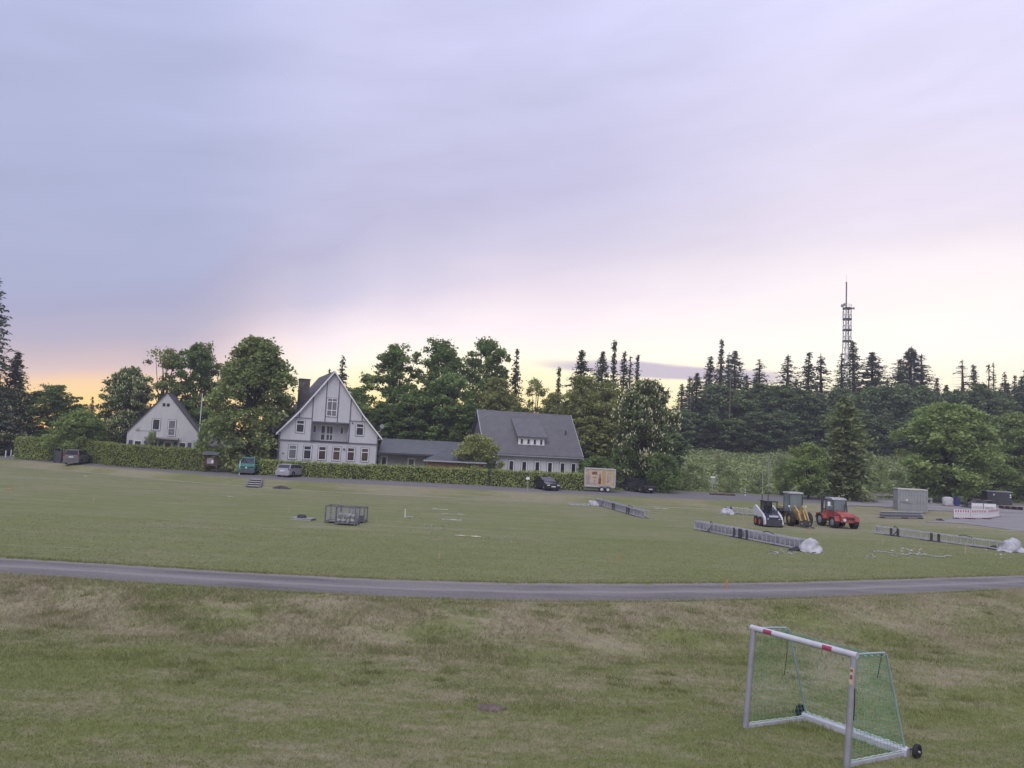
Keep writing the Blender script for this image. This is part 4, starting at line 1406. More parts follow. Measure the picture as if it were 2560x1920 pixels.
T_('thin_tree', 'light see-through tree in the glow over the grey ridge', 'tree', ('thin', 1), 1160, 818, 120, 40)
T_('spruce', 'narrow pointed conifer over the grey ridge', 'tree', ('spike', 1), 1208, 790, 124, 46)
T_('thin_tree', 'low thin tree beneath the narrow pointed conifer', 'tree', ('birch', 3), 1200, 850, 116, 40)
for i, (fx, ft, k, hw, lb) in enumerate((
        (1257, 755, ('crest', 1), 42, 'broad-topped spruce, first of the cluster beside the grey ridge'),
        (1303, 758, ('crest', 2), 34, 'spruce with a rounded head inside the cluster beside the grey ridge'),
        (1328, 732, ('spike', 1), 30, 'tallest spruce of the cluster with a thin bare tip'),
        (1346, 757, ('spruce', 1), 30, 'spruce just beside the tallest tip of the cluster'),
        (1362, 768, ('sparse', 1), 28, 'ragged spruce in the middle of the cluster'),
        (1379, 764, ('spike', 2), 28, 'one-sided spruce ending the cluster over the flowering chestnut'))):
    T_('spruce', lb, 'tree', k, fx, ft, 128 + i, hw * 1.8)
T_('birch', 'olive-green loose birch behind the corner of the grey roof', 'tree', ('birch', 1), 1262, 815, 112, 62)
T_('birch', 'olive-green birch between the grey roof and the flowering chestnut', 'tree', ('birch', 2), 1322, 830, 110, 60)
T_('birch', 'low leafy birch filling in beside the downpipe corner', 'tree', ('birch', 3), 1282, 900, 107, 56)
T_('chestnut', 'big chestnut covered with cream flower candles beside the black off-roader', 'tree', ('chestnut', 1), 1396, 826, 99, 76)
T_('shrub', 'dense dark shrub in front of the big flowering chestnut', 'shrub', ('bush', 1), 1434, 980, 95.0, 46)
T_('shrub', 'leafy shrub behind the drinks trailer', 'shrub', ('bush', 2), 1290, 990, 97.5, 48)
T_('shrub', 'dark shrub beside the drinks trailer doorway', 'shrub', ('bush', 3), 1345, 968, 98, 42)
T_('bright_bush', 'round olive bush in front of the long white house', 'bush', ('ball', 1), 1032, 942, 94.8, 62)
T_('shrub', 'small climbing shrub on the cottage balcony', 'shrub', ('weedbush', 1), 330, 932, 98.2, 14)
T_('shrub', 'pale green shrub at the corner of the cottage', 'shrub', ('bush', 2), 440, 930, 97, 18)

for i, (fx, ft, Y, hw) in enumerate(((60, 930, 121, 55), (150, 925, 122, 55), (240, 930, 121, 50), (330, 930, 122, 50), (460, 925, 120, 50), (700, 900, 118, 55),
                                     (790, 890, 118, 50), (880, 905, 116, 50), (930, 900, 117, 55), (1010, 905, 118, 50), (1120, 880, 118, 50), (1190, 890, 118, 45), (1240, 900, 117, 45), (1340, 905, 113, 45), (1440, 930, 116, 45))):
    T_('thicket_tree', 'dark bushy tree filling in low down behind the houses', 'tree', ('wood', 1 + i % 4), fx, ft, Y, hw, 'low dark trees behind the houses')
for i, (fx, ft, Y, hw, lb) in enumerate(((470, 965, 98, 24, 'dark shrub added for the shade behind the brown notice board'), (512, 970, 99, 24, 'dark shrub added for the shade behind the teal van'),
                                         (575, 975, 98, 22, 'dark shrub added for the shade between teal van and short hedge'))):
    T_('shrub', lb, 'shrub', ('bush', 1 + i), fx, ft, Y, hw)  # shrubs added to stand for the dark shade under the lime tree
# the wood beyond the clearing: spruces one can tell apart
SP = [
    (1490, 812, 'spruce', 2, 26, 'lowest spruce, first of the wood beyond the clearing'),
    (1530, 768, 'spruce', 1, 34, 'dense spruce just before the thinnest bare-tipped one'),
    (1557, 731, 'spike', 1, 30, 'tallest spruce of the wood, with a long thin bare tip'),
    (1575, 760, 'sparse', 2, 30, 'see-through spruce beside the tallest bare tip'),
    (1590, 757, 'crest', 1, 36, 'full-headed spruce beside the see-through one'),
    (1641, 775, 'sparse', 1, 42, 'lone drooping larch-like tree between two gaps of sky'),
    (1702, 765, 'sparse', 3, 46, 'wide drooping spruce before the steel mast'),
    (1745, 760, 'spruce', 3, 36, 'dark spruce beside the wide drooping one'),
    (1776, 763, 'sparse', 2, 42, 'spreading spruce with thin drooping boughs'),
    (1818, 762, 'sparse', 1, 34, 'thin spruce standing right against the steel mast'),
    (1848, 735, 'spruce', 1, 40, 'tall spruce just past the steel mast'),
    (1884, 760, 'crest', 2, 46, 'broad spruce next after the tall one past the mast'),
    (1918, 815, 'spruce', 2, 20, 'small spruce top in a gap after the mast'),
    (1945, 775, 'spruce', 3, 36, 'lower half of the double-headed spruce pair'),
    (1963, 748, 'crest', 3, 46, 'higher, dense half of the double-headed spruce pair'),
    (1993, 763, 'bare', 1, 30, 'nearly bare dying spruce beside the double-headed pair'),
    (2081, 777, 'bare', 2, 28, 'thin half-bare spruce past the low gap of sky'),
    (2108, 786, 'spruce', 1, 28, 'crooked-topped spruce past the low gap of sky'),
    (2134, 784, 'bare', 1, 16, 'leafless spire between two small spruces'),
    (2146, 782, 'bare', 3, 14, 'second leafless spire, close beside the first'),
    (2170, 803, 'spruce', 2, 24, 'small dark spruce after the leafless spires'),
    (2191, 810, 'spruce', 3, 22, 'small narrow spruce near the picture edge'),
    (2211, 795, 'spruce', 1, 26, 'spruce cut by the picture edge at the end of the wood')]
for i, (fx, ft, k, j, hw, lb) in enumerate(SP):
    T_('forest_spruce', lb, 'tree', (k, j), fx, ft, 172 + (i * 7) % 9, hw * 1.8, 'spruces of the wood beyond the clearing')
_r = random.Random(3)
for i in range(30):
    fx_ = 1478 + i * 26 + _r.uniform(-9, 9)
    T_('infill_spruce', 'dark spruce packed between the taller ones in the wood beyond the clearing', 'tree', (('spruce', 'crest', 'sparse')[i % 3], 1 + i % 3), fx_, 836 + _r.uniform(-24, 22) - (10 if fx_ < 1660 else 0), 163 + _r.uniform(-4, 6), _r.uniform(40, 58), 'packed dark spruces of the wood')
LBW = 'dark leafy tree in the close edge of the wood beyond the clearing'
fx = 1466
i = 0
while fx < 2290:
    top = 872 if fx < 1500 else (858 if fx < 1560 else 846 if fx < 2010 else 850)
    T_('forest_tree', LBW, 'tree', ('wood', 1 + i % 4), fx, top + _r.uniform(-24, 34), 162 + _r.uniform(-3, 5), _r.uniform(32, 46), 'dark leafy trees of the wood edge')
    if i % 2 == 0:
        T_('forest_tree', LBW, 'tree', ('wood', 1 + (i + 1) % 4), fx + 14, top + _r.uniform(2, 28), 168 + _r.uniform(-2, 3), _r.uniform(36, 50), 'dark leafy trees of the wood edge')
        T_('forest_tree', 'low dark tree at the foot of the wood beyond the clearing', 'tree', ('wood', 1 + (i + 2) % 4), fx + 8, 895 + _r.uniform(-10, 18), 158 + _r.uniform(-2, 2), _r.uniform(34, 44), 'low dark trees of the wood foot')
    fx += 27
    i += 1
for fx, fb, ft, Y, lb in ((1489, 950, 850, 157, 'thin pale trunk standing before the dark wood, nearer the chestnut'), (1574, 960, 812, 157, 'taller pale bare trunk standing before the dark wood')):
    p = at(fx * K, fb * K, Y)
    q = at((fx + 1) * K, ft * K, Y)
    t = MB()
    t.tube([(0, 0, -1.5), (0.05, 0, (q[2] - p[2]) * .5), (.1, 0, q[2] - p[2])], [.16, .13, .09], 7)
    for k in range(5):
        zz = (q[2] - p[2]) * (.5 + .1 * k)
        t.tube([(0.05, 0, zz), (math.cos(k * 2.1) * 1.2, math.sin(k * 2.1) * 1.2, zz - .2)], [.04, .01], 4)
    o = t.build('bare_trunk', M['bark_pale'], None, True)
    o.location = p
    tagp(o, lb, 'tree')
T_('column_spruce', 'stout dark green spruce standing in front of the clearing', 'tree', ('column', 1), 1829, 854, 99, 92)
T_('small_tree', 'small light green tree beside the stout spruce', 'tree', ('bright', 2), 1748, 958, 98, 50)
T_('maple', 'huge spreading light green tree behind the steel container', 'tree', ('maple', 1), 2046, 876, 108, 112)
T_('maple', 'light green tree at the picture edge beside the huge spreading one', 'tree', ('maple', 2), 2190, 896, 122, 82)
T_('bright_tree', 'low green tree filling in behind the black box', 'tree', ('bright', 1), 2140, 990, 119, 56)
T_('shrub', 'dark little conifer beside the small light green tree', 'shrub', ('bush', 1), 1697, 1000, 104, 22)
for i, (fx, ft, Y, hw, lb) in enumerate((
        (1575, 1015, 104, 22, 'rounded weedy shrub just beyond the road sign'), (1640, 1020, 106, 26, 'weedy shrub at the foot of the clearing, before the tall poles'),
        (1500, 1000, 108, 30, 'weedy shrub beside the flowering chestnut'), (1560, 990, 125, 20, 'small shrub halfway up the clearing'),
        (1935, 1020, 112, 22, 'weedy shrub beyond the weathered rail'), (1900, 1000, 118, 20, 'shrub beside the stout spruce on the slope'),
        (1690, 985, 125, 20, 'small dark shrub halfway up the slope'), (1480, 1020, 103, 20, 'low shrub at the roadside beside the chestnut'))):
    T_('weed_shrub', lb, 'shrub', ('weedbush', 1 + i % 2), fx, ft, Y, hw)
# tall weeds of the clearing, uncountable
_n = 64000
_x = RG.uniform(8, 118, _n)
_y = RG.uniform(0, 1, _n) ** 1.2 * 62 + c_hedge(_x) + 3.5
_k = (_x / _y > 0.12) & (_x / _y < 0.75)
_x, _y = _x[_k], _y[_k]
_d = np.sin(_x * .35 + 1) * np.sin(_y * .3 + _x * .1) + .6 * np.sin(_x * .9 + _y * .5)
_hh = np.clip(.30 + .20 * _d + RG.normal(0, .15, len(_x)), .05, 1.1) * np.clip((_y - c_hedge(_x) - 2) / 8, .3, 1)
_P = np.stack([_x, _y, H(_x, _y) + _hh * RG.uniform(.2, 1, len(_x))], 1)
_V = leafset(_P, 0.26, RG, up=0.9)
o = add('undergrowth', np_mesh('undergrowth', _V, np.arange(len(_V)).reshape(-1, 4), L_WEED, tone=RG.random(len(_P)) * .6 + .3 * (np.sin(_x * .2) * np.sin(_y * .15) > 0)))
o['kind'] = 'stuff'
p = gp(1798, 1132)
_t = T_('heath_bush', 'single rust-brown bush high on the clearing slope', 'bush', ('weedbush', 2), 1552, 986, 140, 9)
for c in _t.children:
    if c.name.startswith('crown'):
        c.data = c.data.copy()
        c.data.materials[0] = M['reddish']

# ================================================================== VEHICLES


def heading(deg):
    """compass heading (clockwise from +y) -> rotation that points local +x that way"""
    return rad(90 - deg)


def slab(mb, prof, hw, e=0.07, k=0.96, mi=0):
    """side profile (x, z) extruded across the vehicle with softened flanks"""
    cx = sum(p[0] for p in prof) / len(prof)
    cz = sum(p[1] for p in prof) / len(prof)
    R = []
    for y, s in ((-hw, k), (-hw + e, 1.0), (hw - e, 1.0), (hw, k)):
        R.append([(cx + (px - cx) * (1 - (1 - s) * .35), y, cz + (pz - cz) * s) for px, pz in prof])
    return mb.rings(R, mi)


def wheel(parent, x, y, r, w, rim='rim', rr=0.62, lug=0.0, name='wheel'):
    t = MB()
    t.wheel((0, 0, 0), r, w, 'y', 20, 0, lug)
    o = t.build(name, M['rubber'], parent)
    o.location = (x, y, r)
    s = 1 if y > 0 else -1
    d = MB()
    d.disc((0, s * w * .22, 0), r * rr, w * .35, 'y', 16)
    d.disc((0, s * w * .42, 0), r * .2, w * .16, 'y', 8)
    d.build('rim', M[rim], o)
    return o


def car(name, label, loc, head, L, W, zb, zr, body, hood, gh, paint, wr=0.31, wb=None, grille=True, group=None, lower=None, side_cut=None):
    """hood: lower-body outline (x, z) rear to front along the top; gh: greenhouse (x, z) quad rear-bottom, rear-top, front-top, front-bottom"""
    t = thing(name, label, 'car' if 'van' not in name else 'van', loc, heading(head), group)
    hw = W / 2
    mb = MB()
    slab(mb, [(-L / 2 + .06, .26), (L / 2 - .1, .24)] + hood, hw)
    mb.build('body', M[paint], t, True)
    kk = .22
    yy = lambda z: hw - .05 - kk * (z - zb)
    g = MB()
    rb, rt, ft, fb = gh
    mid = [rb, rt, ((rt[0] + ft[0]) / 2, zr), ft, fb]
    g.rings([[(x, -yy(z), z) for x, z in mid], [(x, yy(z), z) for x, z in mid]])
    g.build('cabin', M[paint], t)

    def q(a, b, f):
        return (a[0] + (b[0] - a[0]) * f, a[1] + (b[1] - a[1]) * f)
    # glass: windscreen, rear window, side windows
    for nm, lo, hi, s in (('windscreen', fb, ft, 1), ('rear_window', rb, rt, -1)):
        a, b = q(lo, hi, .1), q(lo, hi, .9)
        o_ = .02 * s
        m = MB()
        m._add([(a[0] + o_, -yy(a[1]) + .08, a[1] + .01), (a[0] + o_, yy(a[1]) - .08, a[1] + .01), (b[0] + o_, yy(b[1]) - .08, b[1] + .01), (b[0] + o_, -yy(b[1]) + .08, b[1] + .01),
                (a[0] - o_, -yy(a[1]) + .08, a[1]), (a[0] - o_, yy(a[1]) - .08, a[1]), (b[0] - o_, yy(b[1]) - .08, b[1]), (b[0] - o_, -yy(b[1]) + .08, b[1])],
               [(0, 1, 2, 3), (7, 6, 5, 4), (0, 4, 5, 1), (1, 5, 6, 2), (2, 6, 7, 3), (3, 7, 4, 0)] if s > 0 else [(3, 2, 1, 0), (4, 5, 6, 7), (1, 5, 4, 0), (2, 6, 5, 1), (3, 7, 6, 2), (0, 4, 7, 3)])
        m.build(nm, M['car_glass'], t)
    zt, z0 = min(rt[1], ft[1]) - .05, zb + .05
    fx = lambda z: fb[0] + (ft[0] - fb[0]) * (z - fb[1]) / (ft[1] - fb[1]) - .1
    rx = lambda z: rb[0] + (rt[0] - rb[0]) * (z - rb[1]) / (rt[1] - rb[1]) + .1
    cuts = [0, .34, .66, 1] if (fb[0] - rb[0]) > 2.6 else [0, .52, 1]
    for s in (-1, 1):
        for i in range(len(cuts) - 1):
            P = []
            for z, f0, f1 in ((z0, cuts[i], cuts[i + 1]), (zt, cuts[i], cuts[i + 1])):
                a, b = rx(z), fx(z)
                P.append(((a + (b - a) * f0 + .03, s * (yy(z) + .012), z), (a + (b - a) * f1 - .03, s * (yy(z) + .012), z)))
            pts = [P[0][0], P[0][1], P[1][1], P[1][0]]
            back_ = [(x, y - s * .03, z) for x, y, z in pts]
            m = MB()
            m._add(pts + back_, [(0, 1, 2, 3), (7, 6, 5, 4), (0, 4, 5, 1), (1, 5, 6, 2), (2, 6, 7, 3), (3, 7, 4, 0)] if s < 0 else [(3, 2, 1, 0), (4, 5, 6, 7), (1, 5, 4, 0), (2, 6, 5, 1), (3, 7, 6, 2), (0, 4, 7, 3)])
            m.build('side_window', M['car_glass'], t)
        m = MB()
        m.box(fb[0] - .12, fb[0] + .03, s * (hw + .02) - .1, s * (hw + .02) + .1, zb + .02, zb + .2)
        m.build('wing_mirror', M[paint if paint != 'teal_paint' else 'black'], t)
    wb = wb or L * .58
    for x in (-wb / 2 + .02, wb / 2 + .02):
        for s in (-1, 1):
            wheel(t, x, s * (hw - .08), wr, .2)
            m = MB()
            m.disc((x, s * (hw - .06), wr), wr * 1.13, .135, 'y', 18)
            m.build('wheel_arch', M['rubber'], t)
    xf, xr = L / 2, -L / 2
    for s in (-1, 1):
        zl = hood[-1][1] if hood[-1][1] < zb - .05 else zb - .2
        m = MB()
        m.box(xf - .28, xf - .03, s * (hw - .27) - .17, s * (hw - .27) + .17, zl - .09, zl + .07)
        m.build('headlight', M['lamp_clear'], t)
        m = MB()
        m.box(xr + .02, xr + .16, s * (hw - .12) - .08, s * (hw - .12) + .08, zb - .16, zb + (.25 if zr > 1.7 else .02))
        m.build('tail_light', M['lamp_red'], t)
    m = MB()
    m.box(xf - .16, xf - .0, -hw * .52, hw * .52, .52, .66)
    m.build('grille', M['black'], t)
    m = MB()
    m.box(xf - .1, xf + .015, -.26, .26, .40, .51)
    m.build('number_plate', M['plate'], t)
    m = MB()
    m.box(xr - .02, xr + .1, -.26, .26, .62 if zr < 1.7 else .85, .73 if zr < 1.7 else .96)
    m.build('number_plate', M['plate'], t)
    for x, s in ((xf, 1), (xr, -1)):
        m = MB()
        m.box(min(x - s * .25, x + s * .03), max(x - s * .25, x + s * .03), -hw + .05, hw - .05, .2, .40)
        m.build('bumper', M[lower or paint], t)
    return t


EST = [(2.26, .55), (2.2, .78), (1.35, .93), (1.0, .98), (-2.2, .98), (-2.28, .6)]
p = gp(712, 1192)
car('estate_car', 'silver estate car parked by the short hedge, seen from behind', (p.x + .5, p.y + 1.2, gz(p.x + .5, p.y + 1.2)), 14, 4.6, 1.8, .96, 1.47, None, EST,
    [(-2.16, .96), (-1.72, 1.42), (.1, 1.44), (1.05, .96)], 'silver', .32)
HAT = [(1.98, .5), (1.92, .74), (1.15, .93), (.85, .97), (-1.9, .98), (-2.0, .6)]
p = gp(1375, 1226)
car('hatchback', 'small black hatchback facing the field in front of the low hedge', (p.x - .4, p.y + 1.0, gz(p.x, p.y + 1.0)), 158, 4.0, 1.74, .95, 1.45, None, HAT,
    [(-1.86, .96), (-1.5, 1.4), (-.1, 1.42), (1.0, .95)], 'black_paint', .31)
SUV = [(2.2, .6), (2.15, .88), (1.3, 1.06), (1.05, 1.08), (-2.1, 1.08), (-2.2, .7)]
p = gp(1606, 1231)
car('off_roader', 'black off-road car parked beside the big flowering chestnut', (p.x - .3, p.y + .6, gz(p.x, p.y + 1.2)), 152, 4.4, 1.84, 1.06, 1.66, None, SUV,
    [(-2.12, 1.06), (-1.85, 1.6), (.0, 1.63), (1.05, 1.06)], 'black_paint', .36)
VAN = [(2.2, .6), (2.12, .95), (1.55, 1.10), (1.45, 1.12), (-2.2, 1.12), (-2.25, .6)]
p = gp(193, 1160)
car('grey_van', 'warm grey passenger van seen from behind beside the tall hedge', (p.x - .1, p.y + .2, gz(p.x, p.y + .2)), -10, 4.5, 1.83, 1.10, 1.86, None, VAN,
    [(-2.2, 1.10), (-2.08, 1.78), (.3, 1.82), (1.45, 1.10)], 'grey_paint', .33)
TV = [(2.35, .6), (2.3, 1.0), (1.85, 1.18), (1.75, 1.2), (-2.3, 1.2), (-2.35, .6)]
p = gp(612, 1187)
tv = car('transporter_van', 'teal van with grey bumper facing the field under the great lime tree', (p.x - .3, p.y + 2.0, gz(p.x, p.y + 2)), 168, 4.7, 1.84, 1.18, 1.95, None, TV,
         [(-2.3, 1.18), (-2.25, 1.9), (.75, 1.92), (1.75, 1.18)], 'teal_paint', .33, lower='dull_blue')
MB().box(2.02, 2.33, -.78, .78, .66, .9).build('front_grille', M['black'], tv)
MB().disc((2.35, 0, .79), .1, .03, 'x', 14).build('badge', M['lamp_clear'], tv)
MB().box(1.9, 2.37, -.86, .86, .22, .60).build('front_bumper', M['dull_blue'], tv)

# ---- drinks trailer
p = gp(1500, 1230)
tr = thing('drinks_trailer', 'beige box trailer printed with bottles, parked on two axles by the road', 'trailer', (p.x, p.y + 1.0, gz(p.x, p.y + 1)), rad(-3))
MB().box(-1.72, 1.72, -.98, .98, .62, 2.65).build('box_body', M['beige'], tr)
mb = MB()
for x in (-1.74, 1.74):
    for y in (-1.0, 1.0):
        mb.box(x - .05, x + .05, y - .05, y + .05, .55, 2.68)
for y in (-1.0, 1.0):
    mb.box(-1.69, 1.69, y - .045, y + .045, 2.6, 2.70).box(-1.69, 1.69, y - .045, y + .045, .55, .66)
for x in (-1.74, 1.74):
    mb.box(x - .045, x + .045, -.95, .95, 2.6, 2.69)
mb.build('edge_frame', M['alu_light'], tr)
mb = MB()
mb.box(-1.8, 1.8, -.9, .9, .45, .54)
mb.bar((-1.8, -.5, .5), (-3.3, 0, .5), .1, .1).bar((-1.8, .5, .5), (-3.3, 0, .5), .1, .1)
mb.bar((-3.3, 0, .5), (-3.6, 0, .52), .12, .12)
mb.build('chassis', M['metal'], tr)
mb = MB()
mb.tube([(-2.9, -.12, .1), (-2.9, -.12, 1.15)], .05, 6)
mb.disc((-2.9, -.12, .12), .12, .08)
mb.build('jockey_wheel', M['metal'], tr)
for x in (.25, .95):
    for y in (-.98, .98):
        wheel(tr, x, y, .3, .18, 'rim', .72)
for y in (-.98, .98):
    MB().prism([(-.12, .45), (-.12, .62), (.1, .74), (1.1, .74), (1.32, .62), (1.32, .45), (1.25, .45), (1.2, .6), (1.05, .66), (.15, .66), (0, .6), (-.05, .45)], 'y', y - .12, y + .12).build('mudguard', M['alu'], tr)
MB().box(1.80, 1.92, -.92, .92, .6, 2.6).build('rear_door', M['dark_box'], tr)
Y0 = -.984


def prt(nm, x0, x1, z0, z1, m, d=.006):
    MB().box(x0, x1, Y0 - d, Y0 - .001, z0, z1).build(nm, M[m], tr)


def bottle(x, z, s, m):
    b = MB()
    b.prism([(x - .14 * s, z), (x + .14 * s, z), (x + .15 * s, z + .55 * s), (x + .05 * s, z + .78 * s), (x + .045 * s, z + 1.1 * s), (x - .045 * s, z + 1.1 * s), (x - .05 * s, z + .78 * s), (x - .15 * s, z + .55 * s)], 'y', Y0 - .012, Y0 - .007)
    b.build('bottle_print', M[m], tr)


prt('print_panel', -1.12, -.28, .72, 2.45, 'print_cream')
prt('print_panel', -.95, -.35, 1.95, 2.3, 'print_red', .009)
prt('print_panel', -.9, -.4, 1.6, 1.68, 'print_red', .009)
prt('print_panel', -1.0, -.38, .8, 1.05, 'print_grey', .009)
prt('print_panel', .28, .62, .85, 2.4, 'print_orange')
prt('print_panel', 1.25, 1.62, .85, 2.3, 'print_yellow')
prt('print_panel', .72, 1.12, .85, 2.4, 'print_cream')
prt('print_panel', -.25, .22, .72, 2.45, 'print_cream')
bottle(-.02, .85, 1.15, 'print_red')
bottle(-1.35, .85, 1.25, 'print_grey')
bottle(.92, 1.1, 1.05, 'print_grey')
bottle(-.65, 1.1, .42, 'wood')
bottle(1.42, .9, 1.0, 'print_cream')

# ---- skid steer loader
p = gp(1931, 1318)
sk = thing('skid_steer_loader', 'small white and black skid-steer loader with orange wheels', 'loader', (p.x, p.y + .9, 0), heading(176))
sk.scale = (.92, .92, 1.0)
mb = MB()
mb.prism([(-1.15, .35), (1.0, .35), (1.05, .75), (.5, .95), (-.6, 1.2), (-1.2, 1.15)], 'y', -.62, .62)
mb.build('body', M['navy'], sk)
for s in (-1, 1):
    y = s * .76
    mb = MB()
    mb.prism([(-1.35, .85), (-1.1, .75), (.35, .62), (.6, .35), (1.05, .12), (1.2, .25), (1.0, .75), (.62, 1.0), (-1.0, 1.62), (-1.4, 1.5)], 'y', y - .08, y + .08)
    mb.build('lift_arm', M['white_machine'], sk)
    for x in (-.5, .45):
        wheel(sk, x, s * .76 + s * .14, .38, .26, 'orange', .6, .06)
mb = MB()
for x in (-.6, .62):
    for y in (-.48, .48):
        mb.bar((x, y, 1.05), (x - (.05 if x > 0 else -.02), y, 1.95), .07, .07)
mb.box(-.72, .66, -.55, .55, 1.95, 2.03)
mb.build('cab_frame', M['black'], sk)
MB().box(-.66, -.62, -.46, .46, 1.1, 1.94).build('rear_screen', M['cab_glass'], sk)
mb = MB()
mb.box(-.35, .12, -.25, .25, .95, 1.12).box(-.42, -.28, -.25, .25, 1.12, 1.62)
mb.build('seat', M['black'], sk)
mb = MB()
mb.prism([(1.12, .1), (1.22, .1), (1.22, .62), (1.12, .62)], 'y', -.7, .7)
mb.build('tool_coupler', M['dark_metal'], sk)
MB().box(1.055, 1.075, -.4, .4, .78, .93).build('name_strip', M['white_machine'], sk)
for y in (-.5, .5):
    MB().disc((1.07, y, .62), .07, .04, 'x', 10).build('headlight', M['lamp_clear'], sk)
mb = MB()
mb.prism([(-1.45, .6), (-1.15, .6), (-1.15, 1.3), (-1.38, 1.3)], 'y', -.6, .6)
mb.build('rear_door', M['white_machine'], sk)

# ---- yellow wheel loader
p = gp(2005, 1318)
wl = thing('wheel_loader', 'dusty yellow wheel loader with a tall glass cab', 'loader', (p.x - .05, p.y + 1.5, 0), heading(175))
wl.scale = (.9, .9, 1.0)
mb = MB()
mb.prism([(-2.3, .7), (.1, .6), (.1, 1.2), (-.9, 1.45), (-2.25, 1.5)], 'y', -.55, .55)
mb.build('engine_hood', M['yellow_machine'], wl)
mb = MB()
mb.prism([(.0, .55), (1.35, .55), (1.4, 1.25), (.5, 1.3), (.0, 1.0)], 'y', -.35, .35)
mb.build('front_frame', M['yellow_machine'], wl)
for x in (-1.35, .95):
    for s in (-1, 1):
        wheel(wl, x, s * .82, .58, .44, 'yellow_machine', .52, .05)
for s in (-1, 1):
    mb = MB()
    mb.prism([(-2.0, .9), (-1.95, 1.25), (-1.6, 1.34), (-.95, 1.32), (-.7, 1.1), (-.75, 1.05), (-1.0, 1.22), (-1.6, 1.24), (-1.86, 1.15), (-1.9, .9)], 'y', s * .82 - .24, s * .82 + .24)
    mb.build('mudguard', M['black'], wl)
mb = MB()
for x in (-.95, .25):
    for y in (-.62, .62):
        mb.bar((x, y, 1.1), (x - (.08 if x > 0 else 0), y * .95, 2.62), .08, .08)
mb.box(-1.05, .25, -.7, .7, 1.0, 1.14)
mb.build('cab_frame', M['dark_metal'], wl)
MB().box(-1.1, .3, -.68, .68, 2.62, 2.74).build('cab_roof', M['alu_light'], wl)
for nm, a in (('windscreen', (.18, .2, -.56, .56, 1.16, 2.6)), ('side_window', (-.88, .14, -.615, -.595, 1.16, 2.6)), ('side_window', (-.88, .14, .595, .615, 1.16, 2.6)), ('rear_window', (-.94, -.92, -.56, .56, 1.4, 2.6))):
    MB().box(*a).build(nm, M['cab_glass'], wl)
for s in (-1, 1):
    mb = MB()
    mb.prism([(.45, 1.55), (.7, 1.72), (1.5, 1.25), (2.25, .3), (2.05, .2), (1.35, 1.0), (.5, 1.38)], 'y', s * .38 - .07, s * .38 + .07)
    mb.build('lift_arm', M['yellow_machine'], wl)
    mb = MB()
    mb.bar((.35, s * .58, 1.2), (.5, s * .75, 1.55), .04, .04)
    mb.disc((.52, s * .78, 1.6), .09, .08, 'x', 10)
    mb.build('work_light', M['lamp_clear'], wl)
mb = MB()
mb.bar((.6, 0, 1.3), (1.6, 0, 1.35), .14, .14).bar((1.6, 0, 1.35), (2.2, 0, .6), .12, .12)
mb.bar((1.45, -.45, 1.05), (1.45, .45, 1.05), .12, .12)
mb.build('tilt_linkage', M['yellow_machine'], wl)
mb = MB()
mb.prism([(2.1, .15), (2.2, .15), (2.2, .55), (2.1, .55)], 'y', -.5, .5)
mb.build('tool_coupler', M['dark_metal'], wl)
mb = MB()
for y in (-.3, .3):
    mb.bar((2.2, y, .12), (3.2, y, .08), .11, .05)
mb.build('pallet_fork', M['dark_metal'], wl)

# ---- red rough-terrain fork lift
p = gp(2112, 1322)
rt_ = thing('red_forklift', 'faded red rough-terrain forklift, farthest of the three machines from the houses', 'forklift', (p.x - .05, p.y + 1.3, 0), heading(172))
mb = MB()
slab(mb, [(-1.5, .5), (-.4, .45), (1.55, .5), (1.62, .95), (1.45, 1.22), (.3, 1.36), (-.9, 1.36), (-1.5, 1.15)], .62, .12, .9)
mb.build('body', M['red_machine'], rt_)
mb = MB()
for x in (-.85, .42):
    for y in (-.6, .6):
        mb.bar((x, y, 1.3), (x - (.16 if x > 0 else -.05), y * .92, 2.28), .08, .08)
mb.build('cab_frame', M['dark_metal'], rt_)
mb = MB()
slab(mb, [(-.95, 2.26), (.35, 2.26), (.3, 2.4), (-.2, 2.46), (-.85, 2.44)], .64, .1, .8)
mb.build('cab_roof', M['metal'], rt_)
for nm, a in (('windscreen', (.27, .3, -.5, .5, 1.38, 2.25)), ('side_window', (-.75, .24, -.585, -.565, 1.38, 2.25)), ('side_window', (-.75, .24, .565, .585, 1.38, 2.25)), ('rear_window', (-.84, -.82, -.5, .5, 1.38, 2.25))):
    MB().box(*a).build(nm, M['cab_glass'], rt_)
for x, r in ((-.95, .56), (.95, .5)):
    for s in (-1, 1):
        wheel(rt_, x, s * .88, r, .42, 'metal', .55, .06)
        mb = MB()
        mb.prism([(x - r * 1.1, r * 1.2), (x - r * .8, r * 1.95), (x + r * .8, r * 1.95), (x + r * 1.1, r * 1.2), (x + r * 1.0, r * 1.2), (x + r * .7, r * 1.82), (x - r * .7, r * 1.82), (x - r, r * 1.2)], 'y', s * .88 - .23, s * .88 + .2)
        mb.build('mudguard', M['red_machine'], rt_)
mb = MB()
for y in (-.4, .4):
    mb.box(-1.78, -1.6, y - .07, y + .07, .25, 2.5)
for z in (.5, 1.3, 2.4):
    mb.box(-1.76, -1.62, -.33, .33, z, z + .12)
mb.build('fork_mast', M['dark_metal'], rt_)
mb = MB()
for y in (-.35, .35):
    mb.box(-2.9, -1.8, y - .06, y + .06, .12, .18)
mb.build('fork_tine', M['dark_metal'], rt_)
for y, z in ((-.35, .72),):
    MB().disc((1.63, y, z), .13, .06, 'x', 14).build('headlight', M['lamp_clear'], rt_)
mb = MB()
for z in (.78, .9):
    mb.box(1.56, 1.63, -.2, .5, z, z + .06)
mb.build('grille', M['black'], rt_)
mb = MB()
